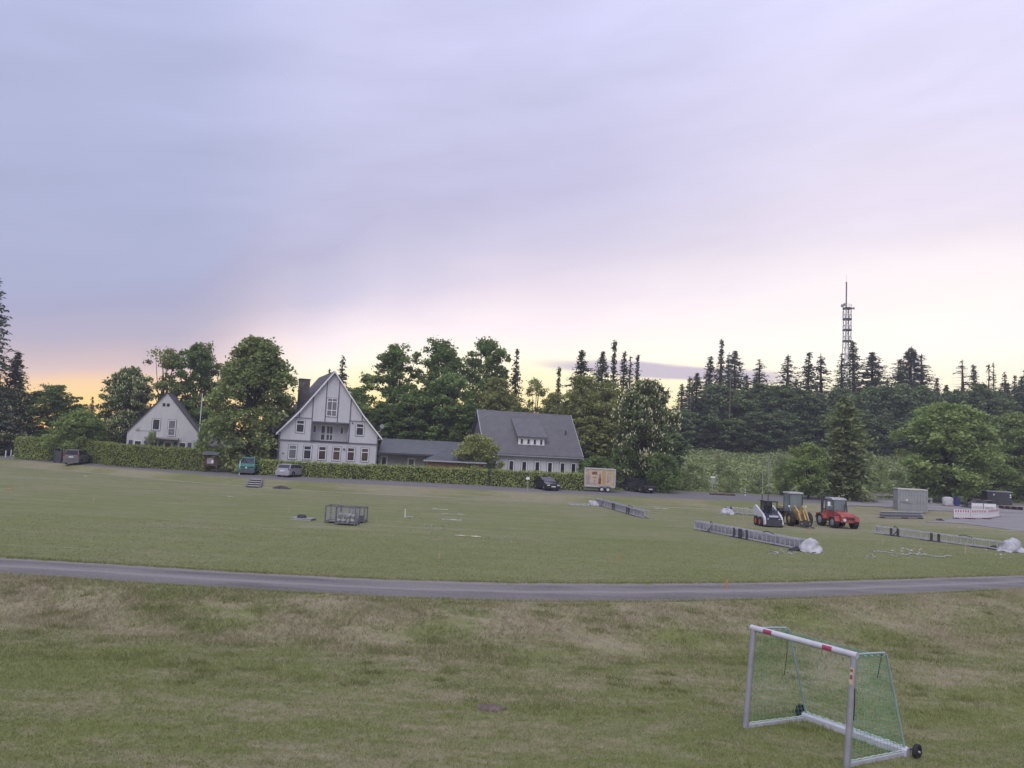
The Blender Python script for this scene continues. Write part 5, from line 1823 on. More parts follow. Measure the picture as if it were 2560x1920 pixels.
mb.bar((.25, -.62, 1.7), (.35, -.95, 1.9), .03, .03)
mb.box(.3, .36, -1.08, -.88, 1.75, 2.1)
mb.build('wing_mirror', M['plate'], rt_)
mb = MB()
mb.tube([(.5, .3, 1.3), (.5, .3, 1.95)], .035, 8)
mb.build('exhaust_pipe', M['dark_metal'], rt_)
mb = MB()
mb.tube([(-.3, .3, 2.44), (-.3, .3, 2.62)], .06, 8)
mb.build('beacon', M['stake_orange'], rt_)

# ================================================================== MINI GOAL (nearest thing)
ga, gb = on(1863, 1823), on(2113, 1917)
gang = rad(-53.8)
gl = thing('mini_goal', 'small aluminium football goal with green net and two wheels on the near lawn', 'goal', (5.463, 17.18, gz(5.463, 17.18)), gang)
gl.rotation_euler = (Matrix.Rotation(.081, 3, 'Y') @ Matrix.Rotation(-.047, 3, 'X') @ Matrix.Rotation(gang, 3, 'Z')).to_euler()
GW, GH, GD, GT = 2.335, 2.12, 2.30, 1.32
rp = .065
for x in (0, GW):
    mb = MB()
    mb.tube([(x, 0, -.12), (x, 0, GH - rp * .2)], rp, 16)
    mb.build('goal_post', M['alu'], gl, True)
mb = MB()
mb.tube([(-rp, 0, GH), (GW + rp, 0, GH)], rp, 16)
mb.build('crossbar', M['alu_light'], gl, True)
for x in (.28, 1.68):
    mb = MB()
    arc = np.linspace(rad(135), rad(215), 9)
    mb.rings([[(xx, (rp + d) * math.cos(q), GH + (rp + d) * math.sin(q)) for d, qs in ((.003, arc), (-.004, arc[::-1])) for q in qs] for xx in (x, x + .21)])
    mb.build('red_sticker', M['red_sticker'], gl)
mb = MB()
mb.box(GW - .03, GW + .045, -rp - .006, -rp + .02, 1.55, 1.88)
mb.build('warning_label', M['print_cream'], gl)
mb = MB()
mb.box(GW - .02, GW + .035, -rp - .009, -rp - .004, 1.66, 1.74)
mb.box(GW - .02, GW + .035, -rp - .009, -rp - .004, 1.80, 1.85)
mb.build('warning_mark', M['print_red'], gl)
for x in (.02, GW - .02):
    pts = [(x, 0, GH), (x, GT * .5, GH + .01), (x, GT - .12, GH + .01), (x, GT - .03, GH - .03), (x, GT + .02, GH - .12)]
    pts += [(x, GT + .02 + (GD - GT - .02) * f, (GH - .12) * (1 - f) + .12 * f) for f in (.33, .66, 1)]
    mb = MB()
    mb.tube(pts, .024, 10)
    mb.build('net_stanchion', M['green_tube'], gl, True)
    mb = MB()
    mb.box(x - .034, x + .034, .03, GD - .08, -.02, .075)
    mb.build('base_bar', M['alu_light'], gl)
mb = MB()
mb.prism([(GD - .09, -.02), (GD + .11, -.02), (GD + .11, .12), (GD + .06, .17), (GD - .04, .17), (GD - .09, .12)], 'x', -.06, GW + .06)
mb.build('ballast_bar', M['alu_light'], gl)
for x, s in ((-.2, -1), (GW + .2, 1)):
    mb = MB()
    mb.wheel((0, 0, 0), .15, .085, 'x', 22)
    w = mb.build('wheel', M['rubber'], gl)
    w.location = (x, GD + .07, .15)
    d = MB()
    d.disc((0, 0, 0), .098, .06, 'x', 14)
    d.build('rim', M['black'], w)
    d = MB()
    d.disc((s * .05, 0, 0), .022, .03, 'x', 8)
    d.build('hub', M['alu_light'], w)
    d = MB()
    d.bar((-s * .15, 0.0, 0), (s * .05, 0, 0), .03, .03)
    d.build('axle', M['dark_metal'], w)
# net: back and two sides, sagging a little, knotted in about 10 cm meshes
rng = np.random.default_rng(4)
mb = MB()
cr = .0034


def back_pt(u, f):
    """f: 0 at the crossbar, .25 at the bend, 1 at the ground bar"""
    if f < .28:
        g_ = f / .28
        return (u, g_ * GT, GH - .05 - .035 * math.sin(math.pi * g_) * math.sin(math.pi * u / GW))
    g_ = (f - .28) / .72
    sag = .13 * math.sin(math.pi * g_) * math.sin(math.pi * u / GW)
    return (u, GT + (GD - GT) * g_ - sag * .6 + .02 * math.sin(u * 5 + g_ * 4), (GH - .06) * (1 - g_) + .1 * g_ - sag * .25)


NU, NV = 22, 28
for i in range(NU + 1):
    mb.tube([back_pt(GW * i / NU, j / 16) for j in range(17)], cr, 3, caps=False)
for j in range(NV + 1):
    mb.tube([back_pt(GW * i / 10, j / NV) for i in range(11)], cr, 3, caps=False)
for xs in (.02, GW - .02):
    def side(y, f):
        ymax = GT + (GD - GT) * f
        return (xs + .05 * math.sin(math.pi * f) * math.sin(math.pi * y) * (1 if xs > 1 else -1), .06 + (ymax - .06) * y, (GH - .05) * (1 - f) + .09 * f)
    for i in range(17):
        mb.tube([side(i / 16, j / 8) for j in range(9)], cr, 3, caps=False)
    for j in range(22):
        mb.tube([side(i / 6, j / 21) for i in range(7)], cr, 3, caps=False)
mb.build('net', M['net'], gl)
hems = []
hems.append([(GW * i / 20, .09 + .02 * math.sin(i), GH - .07 - .015 * math.sin(i * 1.7)) for i in range(21)])
for xs in (.02, GW - .02):
    hems.append([(xs + .03 * math.sin(i * 2.1), .1 + i * (GT - .15) / 14, GH - .02 + .03 * math.cos(i * 2.1)) for i in range(15)])
    hems.append([(xs, .1 + i * (GD - .2) / 16, .10 + .012 * (i % 2)) for i in range(17)])
for k in range(3):
    hems.append([(GW * i / 40, GD - .02 + .05 * k + .02 * math.sin(i * 1.3 + k), .185 - .01 * k + .012 * math.sin(i * 2.3 + k)) for i in range(41)])
for h_ in hems:
    MB().tube(h_, .0105, 4).build('net_hem', M['net_white'], gl)
mb = MB()
mb.tube([(GW - .05, GT - .15, GH), (GW - .09, GT - .14, GH - .3), (GW - .12, GT - .14, GH - .52)], .009, 4)
mb.build('strap', M['black'], gl)
MB().tube([(.2, GT - .35, GH - .05), (.23, GT - .33, GH - .5), (.2, GT - .33, GH - 1.0)], .007, 4).build('strap', M['black'], gl)
MB().tube([(GW + .07, -.02, 1.5), (GW + .075, 0, 1.2), (GW + .07, .01, .9)], .009, 4).build('strap', M['black'], gl)

# ================================================================== LYING FLOODLIGHT MASTS


def mast(label, A, B, h, w, step, panel, joints=(), name='lattice_mast', solid=False):
    A, B = Vector(A), Vector(B)
    L = (B - A).length
    t = thing(name, label, 'mast', A, math.atan2(B.y - A.y, B.x - A.x), 'floodlight masts lying on the field')
    for y in (-w / 2, w / 2):
        for z, hh in ((.1, .07), (.1 + h, .07)):
            mb = MB()
            mb.box(0, L, y - .05, y + .05, z - hh / 2, z + hh / 2)
            mb.build('chord', M['truss'], t)
    r = MB().box(-.022, .022, -w / 2 - .03, -w / 2 + .0, .14, .065 + h).mesh('rung', M['truss'])
    r2 = MB().box(-.022, .022, w / 2 - .02, w / 2 + .03, .14, .065 + h).mesh('rung', M['truss'])
    x = step * .5
    while x < L:
        for m_ in (r, r2):
            o = add('rung', m_, t)
            o.location.x = x
        x += step
    if panel:
        MB().box(.02, L - .02, w / 2 - .08 if not solid else -w / 2 + .02, w / 2 - .06 if not solid else -w / 2 + .04, .136, .06 + h).build('back_sheet', M['truss_panel'], t)
    for j in joints:
        mb = MB()
        for dx in (-.38, .18):
            mb.box(L * j + dx, L * j + dx + .2, -w / 2 - .07, -w / 2 - .032, .08, .14 + h)
        mb.box(L * j - .5, L * j + .5, -w / 2 - .09, -w / 2 - .052, .02, .07)
        mb.build('joint_plate', M['dark_metal'], t)
    mb = MB()
    for f in (.12, .42, .8):
        mb.box(L * f - .35, L * f + .35, -w / 2 - .1, w / 2 + .1, -.02, .06)
    mb.build('support_timber', M['dark_metal'], t)
    mb = MB()
    mb.box(-.03, .04, -w / 2 - .04, w / 2 + .04, .06, .14 + h)
    mb.build('end_plate', M['truss'], t)
    mb = MB()
    mb.tube([(L * .14, 0, .15 + h), (L * .16, -.1, .28 + h), (L * .2, -.25, .12 + h), (L * .19, -.42, .3), (L * .16, -.38, .05)], .03, 6)
    mb.build('cable', M['dark_metal'], t)
    mb = MB()
    mb.tube([(L * .66, 0, .15 + h), (L * .69, .02, .25 + h), (L * .73, 0, .2 + h), (L * .76, -.05, .14 + h)], .03, 6)
    mb.build('cable', M['dark_metal'], t)
    return t


def tarp(label, c, L, W_, Hh, rz, seed, m='tarp', name='tarpaulin_bundle', spikes=2):
    rng = np.random.default_rng(seed)
    nu, nv = 40, 22
    a = np.linspace(0, 2 * np.pi, nu, endpoint=False)
    b = np.linspace(0.02, np.pi / 2 + .35, nv)
    A_, B_ = np.meshgrid(a, b)
    X, Y, Z = np.cos(A_) * np.sin(B_), np.sin(A_) * np.sin(B_), np.cos(B_)
    d = np.zeros_like(X)
    for k in range(7):
        w = rng.normal(0, 1, 3) * rng.uniform(.9, 2.6)
        d += np.abs(np.sin(X * w[0] + Y * w[1] + Z * w[2] + rng.uniform(0, 6))) ** .7 * rng.uniform(.07, .19)
    d -= d.mean()
    for k in range(spikes):
        dirn = unit(np.array([rng.normal(0, .6), rng.normal(0, .4), 1.0]))
        dt = np.clip(X * dirn[0] + Y * dirn[1] + Z * dirn[2], 0, 1)
        d += .22 * dt ** 30
    s = 1 + d
    skirt = np.clip((B_ - 1.2) / .7, 0, 1)
    V = np.stack([X * s * L / 2 * (1 + .25 * skirt), Y * s * W_ / 2 * (1 + .25 * skirt), np.maximum(Z * s * Hh, 0) + .0 * Z], -1)
    V[..., 2] = np.maximum(V[..., 2], .02 + .03 * np.sin(A_ * 7 + seed))
    i = np.arange(nv - 1)[:, None] * nu + np.arange(nu)[None]
    j = np.arange(nv - 1)[:, None] * nu + (np.arange(nu)[None] + 1) % nu
    Q = np.stack([i, j, j + nu, i + nu], -1).reshape(-1, 4)
    V = V.reshape(-1, 3)
    nV = len(V)
    V = np.concatenate([V, [[0, 0, Hh * float(s[0].mean())]]])
    Q = np.concatenate([Q, np.stack([np.full(nu, nV), (np.arange(nu) + 1) % nu, np.arange(nu), np.arange(nu)], -1)[:, [0, 2, 1, 1]] if False else np.zeros((0, 4), int)])
    o = add(name, np_mesh(name, V, Q, M[m], smooth=True))
    o.location = (c[0], c[1], gz(c[0], c[1]))
    o.rotation_euler = (0, 0, rz)
    return tagp(o, label, 'tarpaulin bundle')


A_, B_ = gp(1744, 1324), gp(2010, 1376)
mast('lattice mast lying on the grass in front of the white skid-steer loader', A_, B_, .50, .5, .42, True, (.45, .52))
c = gp(2030, 1381)
tarp('crumpled white tarpaulin bundle over the mast end nearest the track', (c.x, c.y + .4), 1.35, 1.0, .68, rad(-25), 23, spikes=1)
A_, B_ = gp(2194, 1334), gp(2520, 1378)
mast('lattice mast lying right of the machines with see-through ladder sides', A_, B_, .46, .5, .5, False, (.17, .5))
c = gp(2535, 1380)
tarp('crumpled pale tarpaulin bundle cut by the picture edge at a mast end', (c.x, c.y + .3), 1.5, 1.1, .80, rad(10), 8, spikes=3)
A_, B_ = gp(1496, 1262), gp(1616, 1297)
mast('solid-sided mast lying from the kerb path onto the field below the black off-roader', A_, B_, .50, .5, .9, True, (.42, .72), solid=True)
c = gp(1489, 1264)
tarp('small pale tarpaulin at the kerb-side end of the solid mast', (c.x - .2, c.y), 1.0, .9, .45, 0, 5)
A_, B_ = gp(1822, 1284), gp(1902, 1290)
A_.y += 1
mast('lattice mast lying half hidden behind the white skid-steer loader', A_, B_, .46, .5, .5, False, (.1,))
c = gp(1822, 1286)
tarp('dark and white tarpaulin bundle at the mast end by the kerb path', (c.x - .2, c.y), 1.4, .9, .5, 0, 6)
c = gp(2004, 1378)
tarp('low dark tarpaulin lying between mast end and white bundle', (c.x - .2, c.y + .2), .9, .6, .22, .3, 9, 'black_tarp', spikes=0)
c = gp(2492, 1374)
tarp('low dark tarpaulin lying before the bundle at the picture edge', (c.x, c.y + .3), 1.0, .6, .25, .3, 10, 'black_tarp', spikes=0)
c = gp(702, 1222)
tarp('flat black tarpaulin heap lying on the kerb path below the silver car', (c.x, c.y + .2), 1.7, .8, .28, -.15, 12, 'black_tarp', spikes=0)

# stack of mast sections by the container
A_ = gp(2200, 1295)
B_ = gp(2306, 1297)
L = (B_ - A_).length
st = thing('mast_section', 'pale beam lying lowest in the pair stacked before the container', 'beam', (A_.x, A_.y, A_.z), math.atan2(B_.y - A_.y, B_.x - A_.x), 'stacked beams before the container')
mb = MB()
mb.box(0, L, -.25, .25, .12, .17).box(0, L, -.25, .25, .34, .39).box(0, L, -.02, .02, .17, .34)
mb.build('flange_beam', M['alu'], st)
mb = MB()
mb.box(.25, .4, -.3, .3, -.05, .118).box(L * .55, L * .55 + .3, -.3, .3, -.05, .118).box(L - .35, L - .2, -.3, .3, -.05, .118)
mb.build('support_block', M['dark_metal'], st)
st2 = thing('mast_section', 'pale beam resting on top of the pair stacked before the container', 'beam', (A_.x, A_.y, A_.z + .30), st.rotation_euler[2], 'stacked beams before the container')
mb = MB()
mb.box(-.05, L - .15, -.23, .23, .12, .17).box(-.05, L - .15, -.23, .23, .34, .39).box(-.05, L - .15, -.02, .02, .17, .34)
mb.build('flange_beam', M['metal'], st2)
A_ = gp(1422, 1263)
fr = thing('steel_skid', 'flat grey steel frame lying on the kerb path left of the solid mast', 'frame', A_, rad(2))
for y in (0, .55):
    MB().box(0, 2.0, y - .04, y + .04, .02, .12).build('rail', M['truss'], fr)
for x in (.1, 1.55):
    MB().box(x - .04, x + .04, .04, .51, .03, .22).build('crosspiece', M['truss'], fr)

# ================================================================== YARD
p = gp(2287, 1281)
ct = thing('steel_container', 'grey corrugated steel store container at the edge of the field', 'container', (p.x, p.y + 1.1, gz(p.x, p.y)), rad(-12))
CW, CH = 3.0, 2.55
MB().box(-CW / 2, CW / 2, -1.05, 1.05, .14, CH - .02).build('wall_shell', M['steel_grey'], ct)
rib = MB().prism([(-.08, -.055), (.08, -.055), (.11, 0), (-.11, 0)], 'z', .25, CH - .14).mesh('rib', M['steel_grey'])
for i in range(9):
    o = add('rib', rib, ct)
    o.location = (-CW / 2 + .27 + i * .31, -1.051, 0)
ribs = MB().prism([(-.055, -.08), (0, -.11), (0, .11), (-.055, .08)], 'z', .25, CH - .14).mesh('rib', M['steel_grey'])
for i in range(6):
    o = add('rib', ribs, ct)
    o.location = (-CW / 2 - .001, -.82 + i * .33, 0)
MB().box(-CW / 2 - .08, CW / 2 + .08, -1.13, 1.13, CH, CH + .10).build('roof', M['steel_top'], ct)
mb = MB()
for x in (-CW / 2 - .03, CW / 2 + .03):
    mb.box(x - .06, x + .06, -1.12, -1.0, .1, CH - .003)
mb.box(-CW / 2 + .035, CW / 2 - .035, -1.11, -1.0, .06, .22).box(-CW / 2 + .035, CW / 2 - .035, -1.10, -1.0, CH - .12, CH - .003)
mb.build('corner_frame', M['steel_grey'], ct)
for x in (-.7, .45):
    MB().box(x - .2, x + .2, -1.2, 1.0, -.05, .058).build('skid', M['dark_metal'], ct)
MB().box(-.75, -.5, -1.125, -1.11, 1.3, 1.42).build('lock_plate', M['plate'], ct)
mb = MB()
mb.bar((-1.35, -1.14, 1.15), (-.2, -1.14, .95), .02, .03)
mb.build('cable', M['dark_metal'], ct)

# red and white barrier fences
BG = 'red and white fence panels round the gravel enclosure'


def barrier(label, a, b, rear=False):
    a, b = Vector(a), Vector(b)
    L = (b - a).length
    t = thing('barrier_panel', label, 'barrier', a, math.atan2(b.y - a.y, b.x - a.x), BG)
    mb = MB()
    mb.box(.02, L - .02, -.03, .03, .98, 1.04).box(.02, L - .02, -.03, .03, .66, .72).box(.02, L - .02, -.03, .03, .12, .20)
    for x in (.02, L - .08):
        mb.box(x, x + .06, -.028, .028, .2, .98)
    mb.build('frame', M['barrier_white'], t)
    MB().box(.08, L - .08, -.02, .02, .722, .978).build('reflector_board', M['barrier_white'], t)
    n = max(3, int(round(L / .36)))
    w = (L - .16) / n
    bl = MB().box(-w * .27, w * .27, -.026, -.021, .73, .97).mesh('red_block', M['barrier_red'])
    bl2 = MB().box(-w * .22, w * .22, -.036, -.031, .125, .195).mesh('red_block', M['barrier_red'])
    for i in range(n):
        for q in (bl, bl2):
            o = add('red_block', q, t)
            o.location.x = .08 + w * (i + .5)
            if rear:
                o.rotation_euler.z = math.pi
    br = MB().box(-.028, .028, -.02, .02, .2, .66).mesh('bar', M['barrier_white'])
    nb = int(L / .115)
    for i in range(1, nb):
        o = add('bar', br, t)
        o.location.x = L * i / nb
    for x in (.25, L - .25):
        MB().box(x - .12, x + .12, -.3, .3, -.03, .115).build('foot', M['black'], t)
    return t


b0, b1, b2, b3 = gp(2385, 1297), gp(2427, 1298), gp(2469, 1298), gp(2497, 1292)
barrier('barrier panel at the free end of the enclosure, nearest the container', b0, b1 - Vector((.1, 0, 0)))
barrier('middle barrier panel of the enclosure front, on the gravel', b1, b2 - Vector((.08, 0, 0)))
barrier('slanting barrier panel closing the enclosure towards the picture edge', b2, b3)
b4, b5, b6 = gp(2429, 1279), gp(2458, 1280), gp(2490, 1283)
barrier('back barrier panel of the enclosure showing its white rear', b4, b5, True)
barrier('second back barrier panel, joining the slanting one', b5 + Vector((.05, -.05, 0)), b6, True)

# white tank cabinet, black box, timber decks
p = gp(2376, 1267)
tk = thing('white_tank', 'white domed tank cabinet standing under the huge spreading tree', 'tank', (p.x, p.y + .6, gz(p.x, p.y)))
mb = MB()
mb.rings([[(.62 * s * math.cos(a), .62 * s * math.sin(a), z) for a in np.linspace(0, 2 * math.pi, 17)[:-1]] for s, z in ((.96, .15), (1, .25), (1, 1.0), (.9, 1.12), (.5, 1.2), (.2, 1.22))])
mb.build('tank_body', M['tank'], tk, True)
mb = MB()
mb.box(-.7, .7, -.5, .5, -.05, .14)
mb.build('pallet', M['wood'], tk)
p = gp(2388, 1266)
o = MB()
o.tube([(0, 0, 0), (0, 0, 1.2)], .3, 12)
o.tube([(0, 0, 1.2), (0, 0, 1.26)], .26, 12)
o = o.build('blue_barrel', M['blue'])
o.location = (p.x + .35, p.y + .2, gz(p.x, p.y))
tagp(o, 'dark blue barrel standing beside the white tank', 'barrel')
p = gp(2506, 1263)
bx = thing('black_box_container', 'anthracite box container with pale roof rim beneath the green tree', 'container', (p.x, p.y + 1.2, gz(p.x, p.y + 1) - .1), rad(-16))
MB().box(-1.55, 1.55, -1.1, 1.1, .1, 1.9).build('wall_shell', M['dark_box'], bx)
MB().box(-1.62, 1.62, -1.16, 1.16, 1.902, 2.0).build('roof', M['metal'], bx)
for x, z in ((-.7, 1.5), (1.35, 1.55), (1.35, 1.25)):
    MB().box(x - .08, x + .08, -1.115, -1.103, z - .09, z + .09).build('white_label', M['plate'], bx)
mb = MB()
for x in (-1.3, 1.3):
    mb.box(x - .1, x + .1, -1.1, 1.1, -.05, .098)
mb.build('skid', M['dark_metal'], bx)


def deck(label, px, py, n, w, d, rz, dx=0, top='wood'):
    p = gp(px, py)
    t = thing('timber_deck', label, 'pallet stack', (p.x, p.y + d / 2, gz(p.x, p.y)), rad(rz), 'low decks by the gravel enclosure')
    for i in range(n):
        mb = MB()
        z = i * .16
        for x in np.linspace(-w / 2 + .08, w / 2 - .08, 4):
            mb.box(x - .06, x + .06, -d / 2, d / 2, z - .01, z + .1)
        mb.build('bearer', M['dark_metal'], t)
        nn = 5
        for k in range(nn):
            y = -d / 2 + d * k / nn
            MB().box(-w / 2, w / 2, y + .01, y + d / nn - .01, z + .102, z + .14).build('plank', M['dark_box'] if i < n - 1 else M[top], t)
    return t


deck('low dark deck stack with a pale top in front of the black box', 2535, 1275, 3, 2.4, 1.2, -8)
deck('pale timber deck behind the back barrier panels', 2440, 1262, 5, 1.2, 1.0, 4, top='stake_wood')
deck('pale timber deck next to the black box', 2468, 1262, 4, 1.5, 1.0, 8, top='stake_wood')
c = gp(2452, 1274)
tarp('dark tarpaulin heap inside the barrier enclosure', (c.x, c.y + .8), 3.2, 1.2, 1.15, -.1, 14, 'black_tarp', spikes=0)
c = gp(2349, 1302)
tarp('small dark green tarpaulin scrap on the gravel by the kerb', (c.x, c.y), .9, .5, .22, 0, 15, 'black_tarp', spikes=0)
# weathered rail along the parking strip
pa, pb, pc = gp(2132, 1249), gp(2246, 1251), gp(2330, 1262)
rl_ = thing('guard_rail', 'weathered horizontal rail fence running behind the steel container', 'rail', (0, 0, 0))
mb = MB()
for a, b in ((pa, pb), (pb, pc)):
    mb.bar(a + Vector((0, 0, .75)), b + Vector((0, 0, .72)), .16, .28)
mb.build('rail', M['guard'], rl_)
for i in range(6):
    q = pa.lerp(pb, i / 3) if i < 4 else pb.lerp(pc, (i - 3) / 2)
    MB().box(q.x - .09, q.x + .09, q.y + .1, q.y + .26, q.z - .4, q.z + .6).build('post', M['guard'], rl_)

# ================================================================== MESH CAGES AND PALLET ON THE FIELD


M['crate'] = mat('dull_grey_crate_steel', (0.13, 0.13, 0.145), 0.6)


def cage(label, a, w, d, h, rz, empty=False, low=False):
    t = thing('mesh_crate', label, 'crate', a, rz, 'wire mesh crates on the field')
    mb = MB()
    for x in (0, w):
        for y in (0, d):
            mb.box(x - .03, x + .03, y - .03, y + .03, .0, h)
    for z in (.14, h - .02):
        for y in (0, d):
            mb.box(.03, w - .03, y - .025, y + .025, z - .03, z + .03)
        for x in (0, w):
            mb.box(x - .025, x + .025, .03, d - .03, z - .03, z + .03)
    mb.build('frame', M['crate'], t)
    MB().box(.03, w - .03, .03, d - .03, .08, .11).build('floor_sheet', M['metal'], t)
    mb = MB()
    for y in (0, d):
        for i in range(1, 10):
            mb.bar((w * i / 10, y, .17), (w * i / 10, y, h - .05), .01, .01)
        for j in range(1, 8):
            mb.bar((.03, y, .17 + (h - .22) * j / 8), (w - .03, y, .17 + (h - .22) * j / 8), .01, .01)
    for x in (0, w):
        for i in range(1, 8):
            mb.bar((x, d * i / 8, .17), (x, d * i / 8, h - .05), .01, .01)
    mb.build('wire_mesh', M['metal'], t)
    return t


a = gp(838, 1312)
cage('tall mesh crate filled with pale lamps, front one of the three', a, 1.22, .9, 1.12, rad(-6))
rng = np.random.default_rng(21)
for i in range(16):
    x, y, z = .18 + .29 * (i % 4), .2 + .22 * ((i // 4) % 2), .26 + .3 * (i // 8)
    mb = MB()
    mb.rings([[(r * math.cos(q), r * math.sin(q), zz) for q in np.linspace(0, 2 * math.pi, 13)[:-1]] for r, zz in ((.05, -.1), (.12, -.02), (.15, .08), (.13, .09))])
    o = mb.build('lamp_head', M['litter' if i % 3 else 'metal'], None, True)
    o.rotation_euler = (rng.uniform(.6, 1.8), rng.normal(0, .5), rng.uniform(0, 6))
    ca, sa = math.cos(rad(-6)), math.sin(rad(-6))
    o.location = (a.x + x * ca - y * sa, a.y + x * sa + y * ca, a.z + z)
    tagp(o, 'pale round lamp head lying inside the front mesh crate', 'lamp', 'lamp heads in the front mesh crate')
a2 = gp(812, 1307)
cage('mesh crate standing half behind the lamp-filled one, towards the pallet', a2, .7, 1.0, 1.08, rad(-6))
a3 = gp(872, 1306)
cage('lower mesh crate with dark coils at the far side of the lamp-filled one', a3, .95, .85, .98, rad(-4))
for i in range(5):
    mb = MB()
    r = .17
    for k in range(3):
        mb.tube([(r * math.cos(q), r * math.sin(q), k * .05) for q in np.linspace(0, 2 * math.pi, 15)], .026, 5, caps=False)
    o = mb.build('cable_coil', M['dark_metal'], None, True)
    o.location = (a3.x + .25 + .42 * (i % 2), a3.y + .3 + .2 * (i // 2), a3.z + .15 + .14 * (i // 2))
    tagp(o, 'dark cable coil lying in the lower mesh crate', 'cable coil', 'cable coils in the lower mesh crate')
a = gp(726, 1299)
pl = thing('pallet', 'flat grey pallet lying on the grass left of the mesh crates', 'pallet', (a.x, a.y, a.z), rad(-12))
for y in (0, .35, .7):
    MB().box(0, 1.4, y, y + .1, .0, .1).build('bearer', M['metal'], pl)
for i in range(6):
    MB().box(.02 + i * .235, .21 + i * .235, -.02, .82, .102, .13).build('plank', M['guard'], pl)
mb = MB()
for k in range(3):
    mb.tube([(.28 * math.cos(q) * (1 - .1 * k), .28 * math.sin(q) * (1 - .1 * k), k * .06) for q in np.linspace(0, 2 * math.pi, 17)], .035, 5, caps=False)
o = mb.build('cable_coil', M['dark_metal'], None, True)
o.location = (a.x + .65, a.y + .25, a.z + .17)
tagp(o, 'single dark cable coil lying on the flat pallet', 'cable coil')

# ================================================================== SMALL MARKERS, POSTS, SIGNS
STG = 'survey stakes on the field'


def stake(px, py, h, label, m='stake_wood', tip=None, lean=0.0):
    p = gp(px, py)
    t = thing('survey_stake', label, 'stake', p, 0.3, STG)
    t.rotation_euler = (0, lean, .3)
    MB().box(-.025, .025, -.025, .025, -.1, h).build('shaft', M[m], t)
    if tip:
        MB().box(-.028, .028, -.028, .028, h * .6, h + .003).build('painted_tip', M[tip], t)
    return t


stake(30, 1228, .55, 'orange stake near the picture edge on the far side of the field', 'stake_orange')
stake(234, 1256, .35, 'short pale stake standing alone below the grey van')
stake(722, 1283, .5, 'pale yellow stake behind the flat pallet')
stake(846, 1275, .5, 'orange-tipped stake directly behind the lamp-filled crate', tip='stake_orange')
stake(940, 1309, .32, 'short pale stake right of the mesh crates')
stake(1012, 1294, .6, 'white stake beside the strewn plastic strips', 'sign_white')
stake(1098, 1397, .25, 'tiny stake low in the middle of the field')
stake(1837, 1312, .6, 'thin pale stake behind the mast, left of the skid-steer loader')
stake(1858, 1303, .65, 'farther thin stake close before the skid-steer loader')
stake(1863, 1318, .6, 'nearest of the three stakes before the skid-steer loader')
stake(2024, 1339, .62, 'orange-tipped stake in front of the wheel loader', 'stake_wood', 'stake_orange')
stake(2206, 1364, .62, 'pale stake before the end of the see-through mast')
stake(2413, 1385, .72, 'pale raw wood stake standing alone before the see-through mast', lean=.08)
stake(1817, 1472, .34, 'bright orange marker at the far edge of the cinder track', 'stake_orange')
stake(1543, 1402, .25, 'small orange marker on the grass beyond the track', 'stake_orange')
p = gp(11, 1221)
o = MB().box(0, .55, -.03, .03, .0, .05).build('fallen_stake', M['stake_orange'])
o.location = p
tagp(o, 'orange stake lying flat at the picture edge', 'stake')


def post(name, label, cat, px, py, h, r, m, parts=None, n=8, group=None):
    p = gp(px, py, -.7 if 'lamp' in name or 'bollard' in name else 0)
    t = thing(name, label, cat, p, 0, group)
    mb = MB()
    mb.tube([(0, 0, -.2), (0, 0, h)], r, n)
    mb.build('pole', M[m], t)
    if parts:
        parts(t)
    return t


def lamp_head(t):
    MB().box(-.34, .34, -.12, .12, 2.72, 2.9).build('lamp_head', M['sign_white'], t)


post('street_lamp', 'low green post lamp with a flat white head by the tallest hedge', 'lamp', 62, 1147, 2.75, .055, 'green_tube', lamp_head)


def plate(w, h, z, m='sign_white'):
    def f(t):
        MB().box(-w / 2, w / 2, -.085, -.055, z, z + h).build('sign_plate', M[m], t)
        MB().box(-w / 2 + .03, w / 2 - .03, -.052, -.046, z + .03, z + h - .03).build('sign_back', M['metal'], t)
    return f


post('road_sign', 'small white sign plate on a thin post left of the black hatchback', 'sign', 1318, 1233, 1.75, .03, 'metal', plate(.36, .28, 1.45))


def big_sign(t):
    plate(.62, .22, 1.95)(t)
    MB().box(-.28, .28, -.08, -.05, 1.2, 1.85).build('sign_plate', M['steel_grey'], t)


post('road_sign', 'white-topped road sign standing at the foot of the clearing', 'sign', 1781, 1233, 2.15, .045, 'metal', big_sign)
post('tall_pole', 'thin tall pole with dark foot, nearer the road sign', 'pole', 1905, 1264, 3.9, .035, 'metal', lambda t: MB().tube([(0, 0, -.1), (0, 0, 1.25)], .06, 8).build('dark_foot', M['dark_metal'], t))
post('tall_pole', 'thin tall pale pole rising behind the skid-steer loader cab', 'pole', 1920, 1263, 5.6, .035, 'alu', lambda t: MB().tube([(0, 0, -.1), (0, 0, 1.5)], .055, 8).build('dark_foot', M['dark_metal'], t))


def bands(t):
    for z in (.25, .55):
        MB().tube([(0, 0, z), (0, 0, z + .14)], .062, 8).build('black_band', M['black'], t)


